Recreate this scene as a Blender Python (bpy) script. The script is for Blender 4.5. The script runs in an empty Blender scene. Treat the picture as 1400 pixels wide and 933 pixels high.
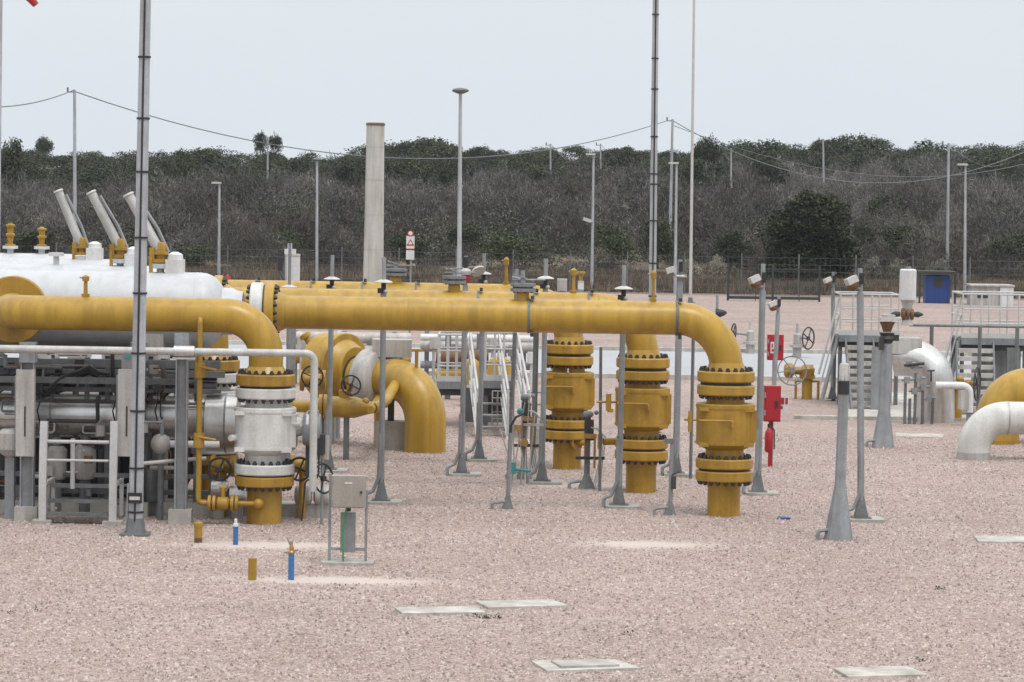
import bpy, math, random
import numpy as np
from mathutils import Vector, Matrix
R = math.radians
sc = bpy.context.scene
COL = sc.collection
rng = random.Random(7)

# ------------------------------------------------------------------ camera model
F = 4200.0; CX, CY, H0 = 700.0, 466.5, 262.0; CAMZ = 5.05; ROLL = 0.0157
TH = math.atan((CY - H0) / F)
def ray(px, py):
    dx, dy = px - CX, py - CY
    xu = dx * math.cos(ROLL) + dy * math.sin(ROLL)
    yu = dy * math.cos(ROLL) - dx * math.sin(ROLL)
    c, s = math.cos(TH), math.sin(TH)
    return Vector((xu / F, c - yu / F * s, -s - yu / F * c))
def G(px, py, z=0.0):
    d = ray(px, py); t = (z - CAMZ) / d.z
    return Vector((d.x * t, d.y * t, z))
def AT(px, py, Y):
    d = ray(px, py); t = Y / d.y
    return Vector((d.x * t, Y, CAMZ + d.z * t))
cam = bpy.data.cameras.new('camera'); cam.lens = 36 * F / 1400; cam.sensor_width = 36
cam.clip_start = 0.5; cam.clip_end = 5000
camo = bpy.data.objects.new('camera', cam); COL.objects.link(camo)
camo.matrix_world = Matrix.Translation((0, 0, CAMZ)) @ Matrix.Rotation(math.pi / 2 - TH, 4, 'X') @ Matrix.Rotation(ROLL, 4, 'Z')
sc.camera = camo

# ------------------------------------------------------------------ mesh builder
class MB:
    def __init__(s): s.v = []; s.f = []
    def add(s, vs, fs):
        b = len(s.v); s.v += [Vector(p) for p in vs]; s.f += [tuple(i + b for i in q) for q in fs]; return s
    def box(s, x0, x1, y0, y1, z0, z1):
        return s.add([(x0,y0,z0),(x1,y0,z0),(x1,y1,z0),(x0,y1,z0),(x0,y0,z1),(x1,y0,z1),(x1,y1,z1),(x0,y1,z1)],
                     [(0,3,2,1),(4,5,6,7),(0,1,5,4),(1,2,6,5),(2,3,7,6),(3,0,4,7)])
    def obox(s, c, sx, sy, sz, m=None):
        m = m or Matrix.Identity(3)
        vs = [Vector(c) + m @ Vector((a*sx/2, b*sy/2, d*sz/2)) for d in (-1,1) for a, b in ((-1,-1),(1,-1),(1,1),(-1,1))]
        return s.add(vs, [(0,3,2,1),(4,5,6,7),(0,1,5,4),(1,2,6,5),(2,3,7,6),(3,0,4,7)])
    def cbox(s, c, sx, sy, sz, ch=.02):      # box with chamfered vertical edges
        x, y = sx/2, sy/2
        o = [(-x+ch,-y),(x-ch,-y),(x,-y+ch),(x,y-ch),(x-ch,y),(-x+ch,y),(-x,y-ch),(-x,-y+ch)]
        return s.prism([(c[0]+a, c[1]+b, c[2]-sz/2) for a, b in o], (0,0,sz))
    def prism(s, pts, ext):
        n = len(pts); e = Vector(ext); a = [Vector(p) for p in pts]
        return s.add(a + [p + e for p in a], [tuple(range(n))[::-1], tuple(range(n, 2*n))] + [(i,(i+1)%n,n+(i+1)%n,n+i) for i in range(n)])
    def lathe(s, o, axis, prof, n=24, caps=True):   # prof: (distance along axis, radius)
        o = Vector(o); a = Vector(axis).normalized()
        u = a.orthogonal().normalized(); w = a.cross(u)
        vs = []
        for d, r in prof:
            for k in range(n):
                t = 2*math.pi*k/n
                vs.append(o + a*d + (u*math.cos(t) + w*math.sin(t))*r)
        fs = []
        for i in range(len(prof)-1):
            for k in range(n):
                k2 = (k+1) % n
                fs.append((i*n+k, i*n+k2, (i+1)*n+k2, (i+1)*n+k))
        if caps:
            fs.append(tuple(range(n))[::-1]); fs.append(tuple(range((len(prof)-1)*n, len(prof)*n)))
        return s.add(vs, fs)
    def cyl(s, p0, p1, r0, r1=None, n=16):
        p0 = Vector(p0); p1 = Vector(p1); L = (p1-p0).length
        return s.lathe(p0, p1-p0, [(0, r0), (L, r0 if r1 is None else r1)], n)
    def tube(s, pts, r, n=10, caps=True):
        pts = [Vector(p) for p in pts]; N = len(pts)
        rs = r if isinstance(r, (list, tuple)) else [r]*N
        T = [(pts[min(i+1,N-1)] - pts[max(i-1,0)]).normalized() for i in range(N)]
        u = T[0].orthogonal().normalized(); vs = []
        for i in range(N):
            u = (u - T[i]*u.dot(T[i])).normalized(); w = T[i].cross(u)
            for k in range(n):
                t = 2*math.pi*k/n
                vs.append(pts[i] + (u*math.cos(t) + w*math.sin(t))*rs[i])
        fs = [(i*n+k, i*n+(k+1)%n, (i+1)*n+(k+1)%n, (i+1)*n+k) for i in range(N-1) for k in range(n)]
        if caps: fs += [tuple(range(n))[::-1], tuple(range((N-1)*n, N*n))]
        return s.add(vs, fs)
    def torus(s, c, axis, RR, r, n=24, m=6):
        a = Vector(axis).normalized(); u = a.orthogonal().normalized(); w = a.cross(u); c = Vector(c)
        vs = []
        for i in range(n):
            t = 2*math.pi*i/n; d = u*math.cos(t) + w*math.sin(t)
            for k in range(m):
                q = 2*math.pi*k/m; vs.append(c + d*(RR + r*math.cos(q)) + a*(r*math.sin(q)))
        return s.add(vs, [(i*m+k, ((i+1)%n)*m+k, ((i+1)%n)*m+(k+1)%m, i*m+(k+1)%m) for i in range(n) for k in range(m)])
    def sphere(s, c, r, n=12, m=8, sz=1.0):
        prof = [(-r*sz*math.cos(math.pi*i/m), max(1e-4, r*math.sin(math.pi*i/m))) for i in range(m+1)]
        return s.lathe(c, (0,0,1), prof, n, False)
    def wheel(s, c, axis, RR, r=.014, spokes=4):
        a = Vector(axis).normalized(); u = a.orthogonal().normalized(); w = a.cross(u); c = Vector(c)
        s.torus(c, a, RR, r, 24, 6); s.cyl(c - a*.03, c + a*.03, RR*.2, n=10)
        for k in range(spokes):
            t = 2*math.pi*k/spokes + .4; s.cyl(c, c + (u*math.cos(t) + w*math.sin(t))*RR, r*.8, n=6)
        return s
def rounded(pts, rad, seg=8):
    pts = [Vector(p) for p in pts]; out = [pts[0]]
    for i in range(1, len(pts)-1):
        a = (pts[i-1]-pts[i]).normalized(); b = (pts[i+1]-pts[i]).normalized()
        ang = a.angle(b); d = rad / math.tan(ang/2)
        c = pts[i] + (a+b).normalized() * (rad / math.sin(ang/2))
        p0 = pts[i] + a*d; p1 = pts[i] + b*d
        v0 = p0-c; v1 = p1-c; tot = v0.angle(v1)
        for k in range(seg+1):
            t = k/seg
            out.append(c + (v0*math.sin((1-t)*tot) + v1*math.sin(t*tot))/math.sin(tot))
    out.append(pts[-1]); return out
def subdiv(pts, step):
    out = []
    for a, b in zip(pts[:-1], pts[1:]):
        n = max(1, int((b-a).length/step)); out += [a.lerp(b, i/n) for i in range(n)]
    return out + [pts[-1]]

ORG = {}
def new_obj(name, mesh, parent=None, loc=(0,0,0)):
    o = bpy.data.objects.new(name, mesh); COL.objects.link(o)
    if parent is not None: o.parent = parent; ORG[o.name] = ORG[parent.name]
    else: o.location = loc; ORG[o.name] = Vector(loc)
    return o
def part(name, mb, mat, parent=None, loc=(0,0,0), sharp=35, label=None):
    org = ORG[parent.name] if parent is not None else Vector(loc)
    me = bpy.data.meshes.new(name)
    me.from_pydata([tuple(p - org) for p in mb.v], [], mb.f)
    me.materials.append(mat)
    me.shade_smooth(); me.set_sharp_from_angle(angle=R(sharp)); me.update()
    o = new_obj(name, me, parent, loc)
    if label: o['label'] = label
    return o
def tag(o, label, cat, group=None):
    o['label'] = label; o['category'] = cat
    if group: o['group'] = group
    return o
def thing(name, label, cat, loc, group=None):
    return tag(new_obj(name, None, None, loc), label, cat, group)
def single(name, mb, mat, label, cat, loc, group=None, sharp=35):
    return tag(part(name, mb, mat, None, loc, sharp), label, cat, group)
def rep(name, mbs, mt, parent):
    return [part(name, m_, mt, parent) for m_ in mbs]
def kids(o): return [c for c in COL.objects if c.parent == o]
def copy_tree(o, off=None, label=None, parent=None):
    c = o.copy(); COL.objects.link(c)
    if parent is not None: c.parent = parent
    if off is not None: c.location = o.location + Vector(off)
    if label: c['label'] = label
    if parent is None: ORG[c.name] = Vector(c.location)
    else: ORG[c.name] = ORG[parent.name]
    for ch in kids(o): copy_tree(ch, None, None, c)
    return c

# ------------------------------------------------------------------ materials
def nodes(name):
    m = bpy.data.materials.new(name); m.use_nodes = True
    nt = m.node_tree; return m, nt, nt.nodes['Principled BSDF']
def ramp(nt, stops):
    r = nt.nodes.new('ShaderNodeValToRGB'); e = r.color_ramp.elements
    while len(e) < len(stops): e.new(.5)
    for i, (p, c) in enumerate(stops):
        e[i].position = p; e[i].color = (*c, 1) if len(c) == 3 else c
    return r
def noise(nt, vec, scale, detail=4, rough=.55, vscale=None):
    t = nt.nodes.new('ShaderNodeTexNoise'); t.inputs['Scale'].default_value = scale
    t.inputs['Detail'].default_value = detail; t.inputs['Roughness'].default_value = rough
    if vscale:
        mp = nt.nodes.new('ShaderNodeMapping'); mp.inputs['Scale'].default_value = vscale
        nt.links.new(vec, mp.inputs['Vector']); vec = mp.outputs[0]
    nt.links.new(vec, t.inputs['Vector']); return t
def mul(nt, a, b, fac=1.0, mode='MULTIPLY'):
    m = nt.nodes.new('ShaderNodeMix'); m.data_type = 'RGBA'; m.blend_type = mode
    m.inputs[0].default_value = fac
    for s, v in ((6, a), (7, b)):
        if isinstance(v, tuple): m.inputs[s].default_value = (*v, 1)
        else: nt.links.new(v, m.inputs[s])
    return m.outputs[2]
def mat(name, rgb, rough=.5, metal=0.0, dirt=.25, streak=.25, scale=1.5, bump=.0, grain=.6, dirtcol=(.35,.30,.24)):
    m, nt, b = nodes(name)
    g = nt.nodes.new('ShaderNodeNewGeometry'); pos = g.outputs['Position']
    n1 = noise(nt, pos, scale, 5, .6)
    r1 = ramp(nt, [(.35, dirtcol), (.62, (1,1,1))]); nt.links.new(n1.outputs[0], r1.inputs[0])
    n2 = noise(nt, pos, 6, 3, .6, (1,1,.07))
    r2 = ramp(nt, [(.38, (.38,.33,.27)), (.6, (1,1,1))]); nt.links.new(n2.outputs[0], r2.inputs[0])
    n3 = noise(nt, pos, 30, 2)
    r3 = ramp(nt, [(.3, (.85,.85,.85)), (.7, (1.1,1.1,1.1))]); nt.links.new(n3.outputs[0], r3.inputs[0])
    c = mul(nt, rgb, r1.outputs[0], dirt); c = mul(nt, c, r2.outputs[0], streak); c = mul(nt, c, r3.outputs[0], grain)
    nt.links.new(c, b.inputs['Base Color'])
    rr = nt.nodes.new('ShaderNodeMapRange'); rr.inputs[3].default_value = max(0.02, rough-.12); rr.inputs[4].default_value = min(1, rough+.15)
    nt.links.new(n1.outputs[0], rr.inputs[0]); nt.links.new(rr.outputs[0], b.inputs['Roughness'])
    b.inputs['Metallic'].default_value = metal
    if bump:
        bp = nt.nodes.new('ShaderNodeBump'); bp.inputs['Strength'].default_value = bump; bp.inputs['Distance'].default_value = .01
        nt.links.new(n3.outputs[0], bp.inputs['Height']); nt.links.new(bp.outputs[0], b.inputs['Normal'])
    return m
M = {}
M['yellow'] = mat('yellow_paint', (.43,.262,.030), .33, 0, .24, .34, 1.2, grain=.35)
M['yellow2'] = mat('yellow_valve_paint', (.405,.235,.026), .40, 0, .32, .34, 2.5)
M['white'] = mat('white_paint', (.64,.645,.645), .45, 0, .15, .2, 1.0)
M['vessel'] = mat('vessel_white_paint', (.48,.495,.51), .42, 0, .03, .16, .8, grain=.15)
M['valvewhite'] = mat('grey_white_paint', (.60,.60,.575), .5, 0, .2, .2, 3)
M['galv'] = mat('galvanised_steel', (.29,.305,.32), .55, .15, .3, .35, 4)
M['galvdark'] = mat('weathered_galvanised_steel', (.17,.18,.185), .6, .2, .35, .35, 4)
M['mast'] = mat('mast_zinc', (.42,.44,.465), .55, .1, .25, .35, 3)
M['silver'] = mat('aluminium_cladding', (.66,.655,.645), .30, .85, .25, .25, 2)
M['black'] = mat('black_plastic', (.02,.02,.022), .5, 0, .2, 0)
M['bolt'] = mat('dark_bolt_steel', (.055,.055,.05), .5, .4, .3, 0, 8)
M['grey'] = mat('grey_equipment_paint', (.21,.22,.235), .5, 0, .3, .3, 3)
M['plate'] = mat('pale_cabinet_steel', (.48,.465,.445), .55, .1, .25, .4, 2)
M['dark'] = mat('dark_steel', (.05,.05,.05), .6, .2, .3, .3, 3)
M['red'] = mat('red_enamel', (.36,.010,.020), .4, 0, .15, .1)
M['blue'] = mat('blue_pipe_plastic', (.04,.15,.36), .5, 0, .2, .1)
M['deepblue'] = mat('deep_blue_sheet', (.012,.05,.22), .5, 0, .25, .3, 1)
M['concrete'] = mat('concrete', (.40,.385,.355), .9, 0, .35, .2, 3, .3)
M['pale_conc'] = mat('pale_concrete', (.52,.505,.465), .9, 0, .55, .3, 2.5, .3)
M['stack'] = mat('stack_concrete', (.50,.485,.455), .8, 0, .25, .35, .7, .1)
M['brass'] = mat('brass_fitting', (.40,.25,.09), .4, .7, .3, 0, 10)
M['teal'] = mat('teal_paint', (.06,.27,.27), .5, 0, .3, .1, 6)
M['beige'] = mat('beige_box_paint', (.32,.29,.255), .5, 0, .15, .15, 2)
M['green'] = mat('green_cable', (.03,.25,.07), .5, 0, .2, 0)
M['lampglass'] = mat('pale_lamp_housing', (.50,.49,.465), .4, 0, .2, .1, 6)
M['wire'] = mat('wire_conductor', (.20,.21,.22), .6, .2, .1, 0)
M['brown'] = mat('brown_primer_and_shade', (.16,.085,.04), .7, 0, .3, .3, 3)  # also the painted shade on the upper cross pipe
M['rail'] = mat('white_railing_paint', (.47,.47,.46), .45, 0, .15, .1, 3)
M['soil'] = mat('bare_wood_bark', (.09,.075,.06), .9, 0, .3, .1, 3)
def foliage(name, stops, rough=.75, patch=((.5,.53,.53),(1.45,1.38,1.3))):
    m, nt, b = nodes(name)
    g = nt.nodes.new('ShaderNodeNewGeometry')
    r = ramp(nt, stops); nt.links.new(g.outputs['Random Per Island'], r.inputs[0])
    n = noise(nt, g.outputs['Position'], .16, 4, .65)
    r2 = ramp(nt, [(.32, patch[0]), (.68, patch[1])]); nt.links.new(n.outputs[0], r2.inputs[0])
    nt.links.new(mul(nt, r.outputs[0], r2.outputs[0]), b.inputs['Base Color'])
    b.inputs['Roughness'].default_value = rough; b.inputs['Specular IOR Level'].default_value = .2
    return m
M['leafdark'] = foliage('evergreen_leaves', [(0, (.026,.034,.020)), (.5, (.046,.057,.032)), (1, (.080,.090,.052))])
M['leafmid'] = foliage('mid_green_leaves', [(0, (.03,.039,.020)), (.5, (.055,.068,.034)), (1, (.09,.10,.055))])
M['leafgrey'] = foliage('grey_green_leaves', [(0, (.042,.047,.036)), (.5, (.07,.076,.056)), (1, (.12,.12,.095))])
M['leafblack'] = foliage('dense_dark_leaves', [(0, (.014,.020,.010)), (.5, (.030,.038,.018)), (1, (.068,.074,.034))])
M['twigpale'] = foliage('pale_bare_twigs', [(0, (.09,.086,.082)), (.5, (.14,.133,.126)), (1, (.22,.208,.196))])
M['twigdark'] = foliage('dark_bare_twigs', [(0, (.035,.032,.028)), (.5, (.062,.056,.048)), (1, (.11,.098,.083))])
M['tube'] = mat('dull_white_tube', (.50,.50,.485), .5, .1, .25, .3, 3)
M['leafpale'] = foliage('pale_shrub_leaves', [(0, (.12,.125,.10)), (.5, (.20,.20,.165)), (1, (.30,.29,.25))])
M['twig'] = foliage('bare_twigs', [(0, (.048,.046,.040)), (.5, (.085,.080,.071)), (1, (.145,.135,.12))])
M['drygrass'] = foliage('dry_grass', [(0, (.06,.047,.036)), (.5, (.115,.09,.068)), (1, (.20,.165,.125))])
SAND = []
for _x0,_x1,_y,_h in ((265,650,794,7),(205,520,746,7),(770,1000,745,7),(700,900,664,5)):
    _a, _b, _t, _u = G(_x0,_y), G(_x1,_y), G((_x0+_x1)/2,_y-_h), G((_x0+_x1)/2,_y+_h)
    SAND.append(((_a.x+_b.x)/2, (_t.y+_u.y)/2, (_b.x-_a.x)/2, abs(_t.y-_u.y)/2))
def ground_mat():
    m, nt, b = nodes('ground_gravel_and_scrub')
    g = nt.nodes.new('ShaderNodeNewGeometry'); pos = g.outputs['Position']
    vo = nt.nodes.new('ShaderNodeTexVoronoi'); vo.inputs['Scale'].default_value = 26
    nt.links.new(pos, vo.inputs['Vector'])
    sep = nt.nodes.new('ShaderNodeSeparateColor'); nt.links.new(vo.outputs['Color'], sep.inputs[0])
    r = ramp(nt, [(0, (.22,.168,.147)), (.2, (.308,.243,.218)), (.6, (.37,.298,.268)), (.9, (.43,.357,.326)), (1, (.52,.445,.41))])
    nt.links.new(sep.outputs[0], r.inputs[0])
    n1 = noise(nt, pos, .35, 5, .6)
    r1 = ramp(nt, [(.3, (.84,.81,.79)), (.7, (1.1,1.1,1.1))]); nt.links.new(n1.outputs[0], r1.inputs[0])
    n2 = noise(nt, pos, 2.6, 4, .7)
    r2 = ramp(nt, [(.3, (.90,.89,.88)), (.7, (1.06,1.06,1.06))]); nt.links.new(n2.outputs[0], r2.inputs[0])
    c = mul(nt, r.outputs[0], r1.outputs[0]); c = mul(nt, c, r2.outputs[0])
    # sparse dark litter
    n4 = noise(nt, pos, 1.6, 2, .5, (1,1,1)); r4 = ramp(nt, [(.22, (.5,.45,.40)), (.27, (1,1,1))]); nt.links.new(n4.outputs[0], r4.inputs[0])
    c = mul(nt, c, r4.outputs[0], .8)
    # thin spreads of finer, paler sand
    prev = None
    for (cx_, cy_, rx_, ry_) in SAND:
        mp = nt.nodes.new('ShaderNodeMapping'); mp.inputs['Scale'].default_value = (1/rx_, 1/ry_, 0); mp.inputs['Location'].default_value = (-cx_/rx_, -cy_/ry_, 0)
        nt.links.new(pos, mp.inputs['Vector']); ln = nt.nodes.new('ShaderNodeVectorMath'); ln.operation = 'LENGTH'; nt.links.new(mp.outputs[0], ln.inputs[0])
        if prev is None: prev = ln.outputs['Value']
        else:
            mn = nt.nodes.new('ShaderNodeMath'); mn.operation = 'MINIMUM'; nt.links.new(prev, mn.inputs[0]); nt.links.new(ln.outputs['Value'], mn.inputs[1]); prev = mn.outputs[0]
    n5 = noise(nt, pos, 1.8, 4, .6); a5 = nt.nodes.new('ShaderNodeMath'); a5.operation = 'MULTIPLY_ADD'; a5.inputs[1].default_value = .9
    nt.links.new(n5.outputs[0], a5.inputs[0]); nt.links.new(prev, a5.inputs[2])
    m5 = nt.nodes.new('ShaderNodeMapRange'); m5.inputs[1].default_value = .85; m5.inputs[2].default_value = 1.55; m5.inputs[3].default_value = .75; m5.inputs[4].default_value = 0
    nt.links.new(a5.outputs[0], m5.inputs[0])
    x5 = nt.nodes.new('ShaderNodeMix'); x5.data_type = 'RGBA'; nt.links.new(m5.outputs[0], x5.inputs[0]); nt.links.new(c, x5.inputs[6]); x5.inputs[7].default_value = (.55,.475,.43,1)
    c = x5.outputs[2]
    # soil beyond the yard
    ns = noise(nt, pos, .25, 5, .65)
    rs = ramp(nt, [(.3, (.075,.058,.042)), (.5, (.15,.115,.085)), (.7, (.24,.19,.145))]); nt.links.new(ns.outputs[0], rs.inputs[0])
    sx = nt.nodes.new('ShaderNodeSeparateXYZ'); nt.links.new(pos, sx.inputs[0])
    ad = nt.nodes.new('ShaderNodeMath'); ad.operation = 'MULTIPLY_ADD'; ad.inputs[1].default_value = 10; nt.links.new(ns.outputs[0], ad.inputs[0]); nt.links.new(sx.outputs[1], ad.inputs[2])
    mr = nt.nodes.new('ShaderNodeMapRange'); mr.inputs[1].default_value = 158; mr.inputs[2].default_value = 161
    nt.links.new(ad.outputs[0], mr.inputs[0])
    mx = nt.nodes.new('ShaderNodeMix'); mx.data_type = 'RGBA'; nt.links.new(mr.outputs[0], mx.inputs[0])
    nt.links.new(c, mx.inputs[6]); nt.links.new(rs.outputs[0], mx.inputs[7])
    nt.links.new(mx.outputs[2], b.inputs['Base Color']); b.inputs['Roughness'].default_value = .95
    b.inputs['Specular IOR Level'].default_value = .15
    bp = nt.nodes.new('ShaderNodeBump'); bp.inputs['Strength'].default_value = .9; bp.inputs['Distance'].default_value = .03
    nt.links.new(sep.outputs[1], bp.inputs['Height']); nt.links.new(bp.outputs[0], b.inputs['Normal'])
    return m
M['ground'] = ground_mat()
M['stone'] = foliage('gravel_stone', [(0, (.155,.12,.105)), (.25, (.305,.242,.216)), (.75, (.40,.328,.297)), (1, (.53,.46,.425))], .9, ((.93,.93,.93),(1.06,1.05,1.05)))
M['road'] = mat('pale_road_surface', (.36,.368,.378), .85, 0, .15, 0, .2)
M['sand'] = mat('spread_pale_sand', (.465,.385,.348), .95, 0, .2, 0, 1.5)

# ------------------------------------------------------------------ light
w = bpy.data.worlds.new('World'); sc.world = w; w.use_nodes = True
nt = w.node_tree; bg = nt.nodes['Background']
SUN_EL, SUN_AZ = R(63), R(150)      # azimuth clockwise from +Y
sky = nt.nodes.new('ShaderNodeTexSky'); sky.sky_type = 'NISHITA'; sky.sun_disc = False
sky.sun_elevation = SUN_EL; sky.sun_rotation = SUN_AZ; sky.dust_density = 4; sky.air_density = 1.2
tc = nt.nodes.new('ShaderNodeTexCoord'); sp = nt.nodes.new('ShaderNodeSeparateXYZ')
nt.links.new(tc.outputs['Generated'], sp.inputs[0])
# overcast deck: brighter towards the zenith, as a real cloud layer is
cr = ramp(nt, [(0, (8.0,8.55,9.1)), (.12, (8.2,8.8,9.3)), (.5, (12.8,13.3,13.9)), (1, (20,20.3,20.8))])
nt.links.new(sp.outputs[2], cr.inputs[0])
nz = noise(nt, tc.outputs['Generated'], 2.2, 3, .5, (1,1,3)); rz = ramp(nt, [(.3, (.965,.97,.975)), (.7, (1.02,1.015,1.01))]); nt.links.new(nz.outputs[0], rz.inputs[0])
deck = mul(nt, cr.outputs[0], rz.outputs[0])
mixed = mul(nt, sky.outputs[0], deck, .93, 'MIX')
nt.links.new(mixed, bg.inputs[0]); bg.inputs[1].default_value = .1
sl = bpy.data.lights.new('sun', 'SUN'); sl.energy = 1.5; sl.angle = R(18); sl.color = (1, .96, .9)
so = bpy.data.objects.new('sun', sl); COL.objects.link(so)
d = Vector((math.sin(SUN_AZ)*math.cos(SUN_EL), math.cos(SUN_AZ)*math.cos(SUN_EL), math.sin(SUN_EL)))
so.rotation_euler = d.to_track_quat('Z', 'Y').to_euler(); so.location = (20, -20, 40)
sc.view_settings.view_transform = 'Standard'; sc.view_settings.look = 'None'
sc.view_settings.exposure = 0; sc.view_settings.gamma = 1
sc.render.resolution_x = 1024; sc.render.resolution_y = 682

# ------------------------------------------------------------------ ground and terrain
def smooth(t): t = max(0, min(1, t)); return t*t*(3-2*t)
def hill(x, y):
    if y < 178: return 0.0
    Hx = 5.4 + 1.7*smooth((x+60)/110) + .5*math.sin(x*.09+1) + .3*math.sin(x*.23)
    u = (y-178)/122.0
    if u < 1: h = Hx*(u**1.15)
    else: h = Hx + 1.0*smooth((u-1)/.3) - .02*max(0, y-350)
    return h + (.25*math.sin(x*.31+y*.17) + .2*math.sin(y*.23-x*.11))*min(1, (y-178)/40)
def np_mesh(name, verts, faces, mat, nper):
    me = bpy.data.meshes.new(name); V = np.asarray(verts, np.float32); Fc = np.asarray(faces, np.int32)
    me.vertices.add(len(V)); me.vertices.foreach_set('co', V.ravel())
    me.loops.add(Fc.size); me.loops.foreach_set('vertex_index', Fc.ravel())
    me.polygons.add(len(Fc)); me.polygons.foreach_set('loop_start', np.arange(0, Fc.size, nper, dtype=np.int32))
    me.materials.append(mat); me.update(calc_edges=True); return me
ys = [-40, 0, 20, 40, 60, 90, 120, 150, 165] + list(range(170, 400, 5)) + [420, 460, 520, 600, 800, 1200, 2500]
xs = list(range(-100, 101, 5)); xs = [-2500, -900, -400, -200, -140] + xs + [140, 200, 400, 900, 2500]
V = [(x, y, max(-30, hill(max(-120, min(120, x)), y))) for y in ys for x in xs]; nx = len(xs)
Fq = [(j*nx+i, j*nx+i+1, (j+1)*nx+i+1, (j+1)*nx+i) for j in range(len(ys)-1) for i in range(nx-1)]
gme = np_mesh('ground', V, Fq, M['ground'], 4); gme.shade_smooth()
go = new_obj('ground', gme); go['kind'] = 'structure'
# ------------------------------------------------------------------ pipeline rows
def flange(root, c, axis, rad, t, mt, side, nb=20, br=.026, bl=.06):
    """disc of thickness t starting at c along axis; bolts stand on the 'side' end (+1 far end, -1 start)."""
    a = Vector(axis).normalized(); c = Vector(c)
    ch = t*.12
    f = part('flange', MB().lathe(c, a, [(0, rad-ch), (ch, rad), (t-ch, rad), (t, rad-ch)], 40), mt, root)
    u = a.orthogonal().normalized(); w = a.cross(u)
    e = c + a*t if side > 0 else c
    first = None
    for k in range(nb):
        q = 2*math.pi*(k+.5)/nb
        p = e + (u*math.cos(q) + w*math.sin(q))*(rad*.86)
        if first is None:
            first = part('bolt', MB().lathe(p, a*side, [(0, br*1.45), (bl*.55, br*1.45), (bl*.56, br), (bl, br*.95)], 6), M['bolt'], f); p_0 = p
        else:
            b = first.copy(); COL.objects.link(b); b.parent = f; b.location = first.location + (p - p_0); ORG[b.name] = ORG[f.name]
    return f
ZA = 3.10; RP = .262                          # pipe axis height and radius
C1 = G(989, 705); Y1 = C1.y
C2 = G(876, 673); C3 = G(775, 641)
OFF2 = Vector((C2.x-C1.x, C2.y-C1.y, 0)); OFF3 = Vector((C3.x-C1.x, C3.y-C1.y, 0))
def zr(py): return AT(989, py, Y1).z
def xr(px): return AT(px, 430, Y1).x
XF = xr(362)

def yellow_valve(x, y, z0, z1, mt, loc_label, name='ball_valve', extra=True, name_plate=False):
    """trunnion ball valve between two pipe flanges, axis vertical; spans the given heights."""
    th = thing(name, loc_label, 'valve', (x, y, 0), 'flanged valves on the upright pipe legs')
    h = z1 - z0; g = h/ (zr(524)-zr(641.5))
    ft = .165*g
    flange(th, (x, y, z1-ft), (0,0,1), .452, ft, mt, -1)
    flange(th, (x, y, z0), (0,0,1), .452, ft, mt, 1)
    b0, b1 = z0 + .34*g, z1 - .30*g
    mb = MB().lathe((x,y,0), (0,0,1), [(z0+ft, .30), (b0-.03, .30), (b0, .38), (b0+.05, .452), (b1-.012, .458), (b1, .446), (b1+.002, .30), (z1-ft, .30)], 48)
    body = part('valve_body', mb, mt, th)
    for ra, rb_, rr_ in ((b1-.07, b1-.02, .468), (b0+.06, b0+.10, .463)):
        part('rim', MB().lathe((x,y,0), (0,0,1), [(ra, rr_), (rb_, rr_)], 48), mt, body)
    for sx in (-1, 1):
        for zz in (b0+.06, b1-.08): part('lug', MB().obox((x+sx*.35, y-.30, zz), .15, .14, .06), mt, body)
    zc = (b0+b1)/2
    tr = MB().obox((x+.43, y, zc), .10, .46, (b1-b0)*.72)
    part('side_cover', tr, mt, th)
    if extra:
        dm = MB().tube(rounded([(x-.42, y-.46, zc+.10), (x+.08, y-.5, zc+.10), (x+.08, y-.5, zc+.0)], .03), .017, 8)
        dm.cyl((x-.42, y-.46, zc+.10), (x-.42, y-.2, zc+.10), .017).cyl((x+.08, y-.5, zc+.0), (x+.08, y-.3, zc-.0), .02)
        part('bleed_pipe', dm, mt, th)
        if name_plate: pn = MB().box(x-.03, x+.0, y-.47, y-.45, z1-.30*g, z1-.21*g)
        if name_plate: part('name_plate', pn, M['lampglass'], th)
    return th

def straps(root, xs, y, z, r):
    for x in xs:
        s = part('strap', MB().lathe((x-.02, y, z), (1,0,0), [(0, r+.012), (.04, r+.012)], 32), M['galvdark'], root)
        part('strap_bolt', MB().obox((x+.05, y-.12, z+r+.03), .05, .10, .06), M['bolt'], s); part('strap_bolt', MB().obox((x+.05, y-.1, z-r-.03), .05, .10, .06), M['bolt'], s)

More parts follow.
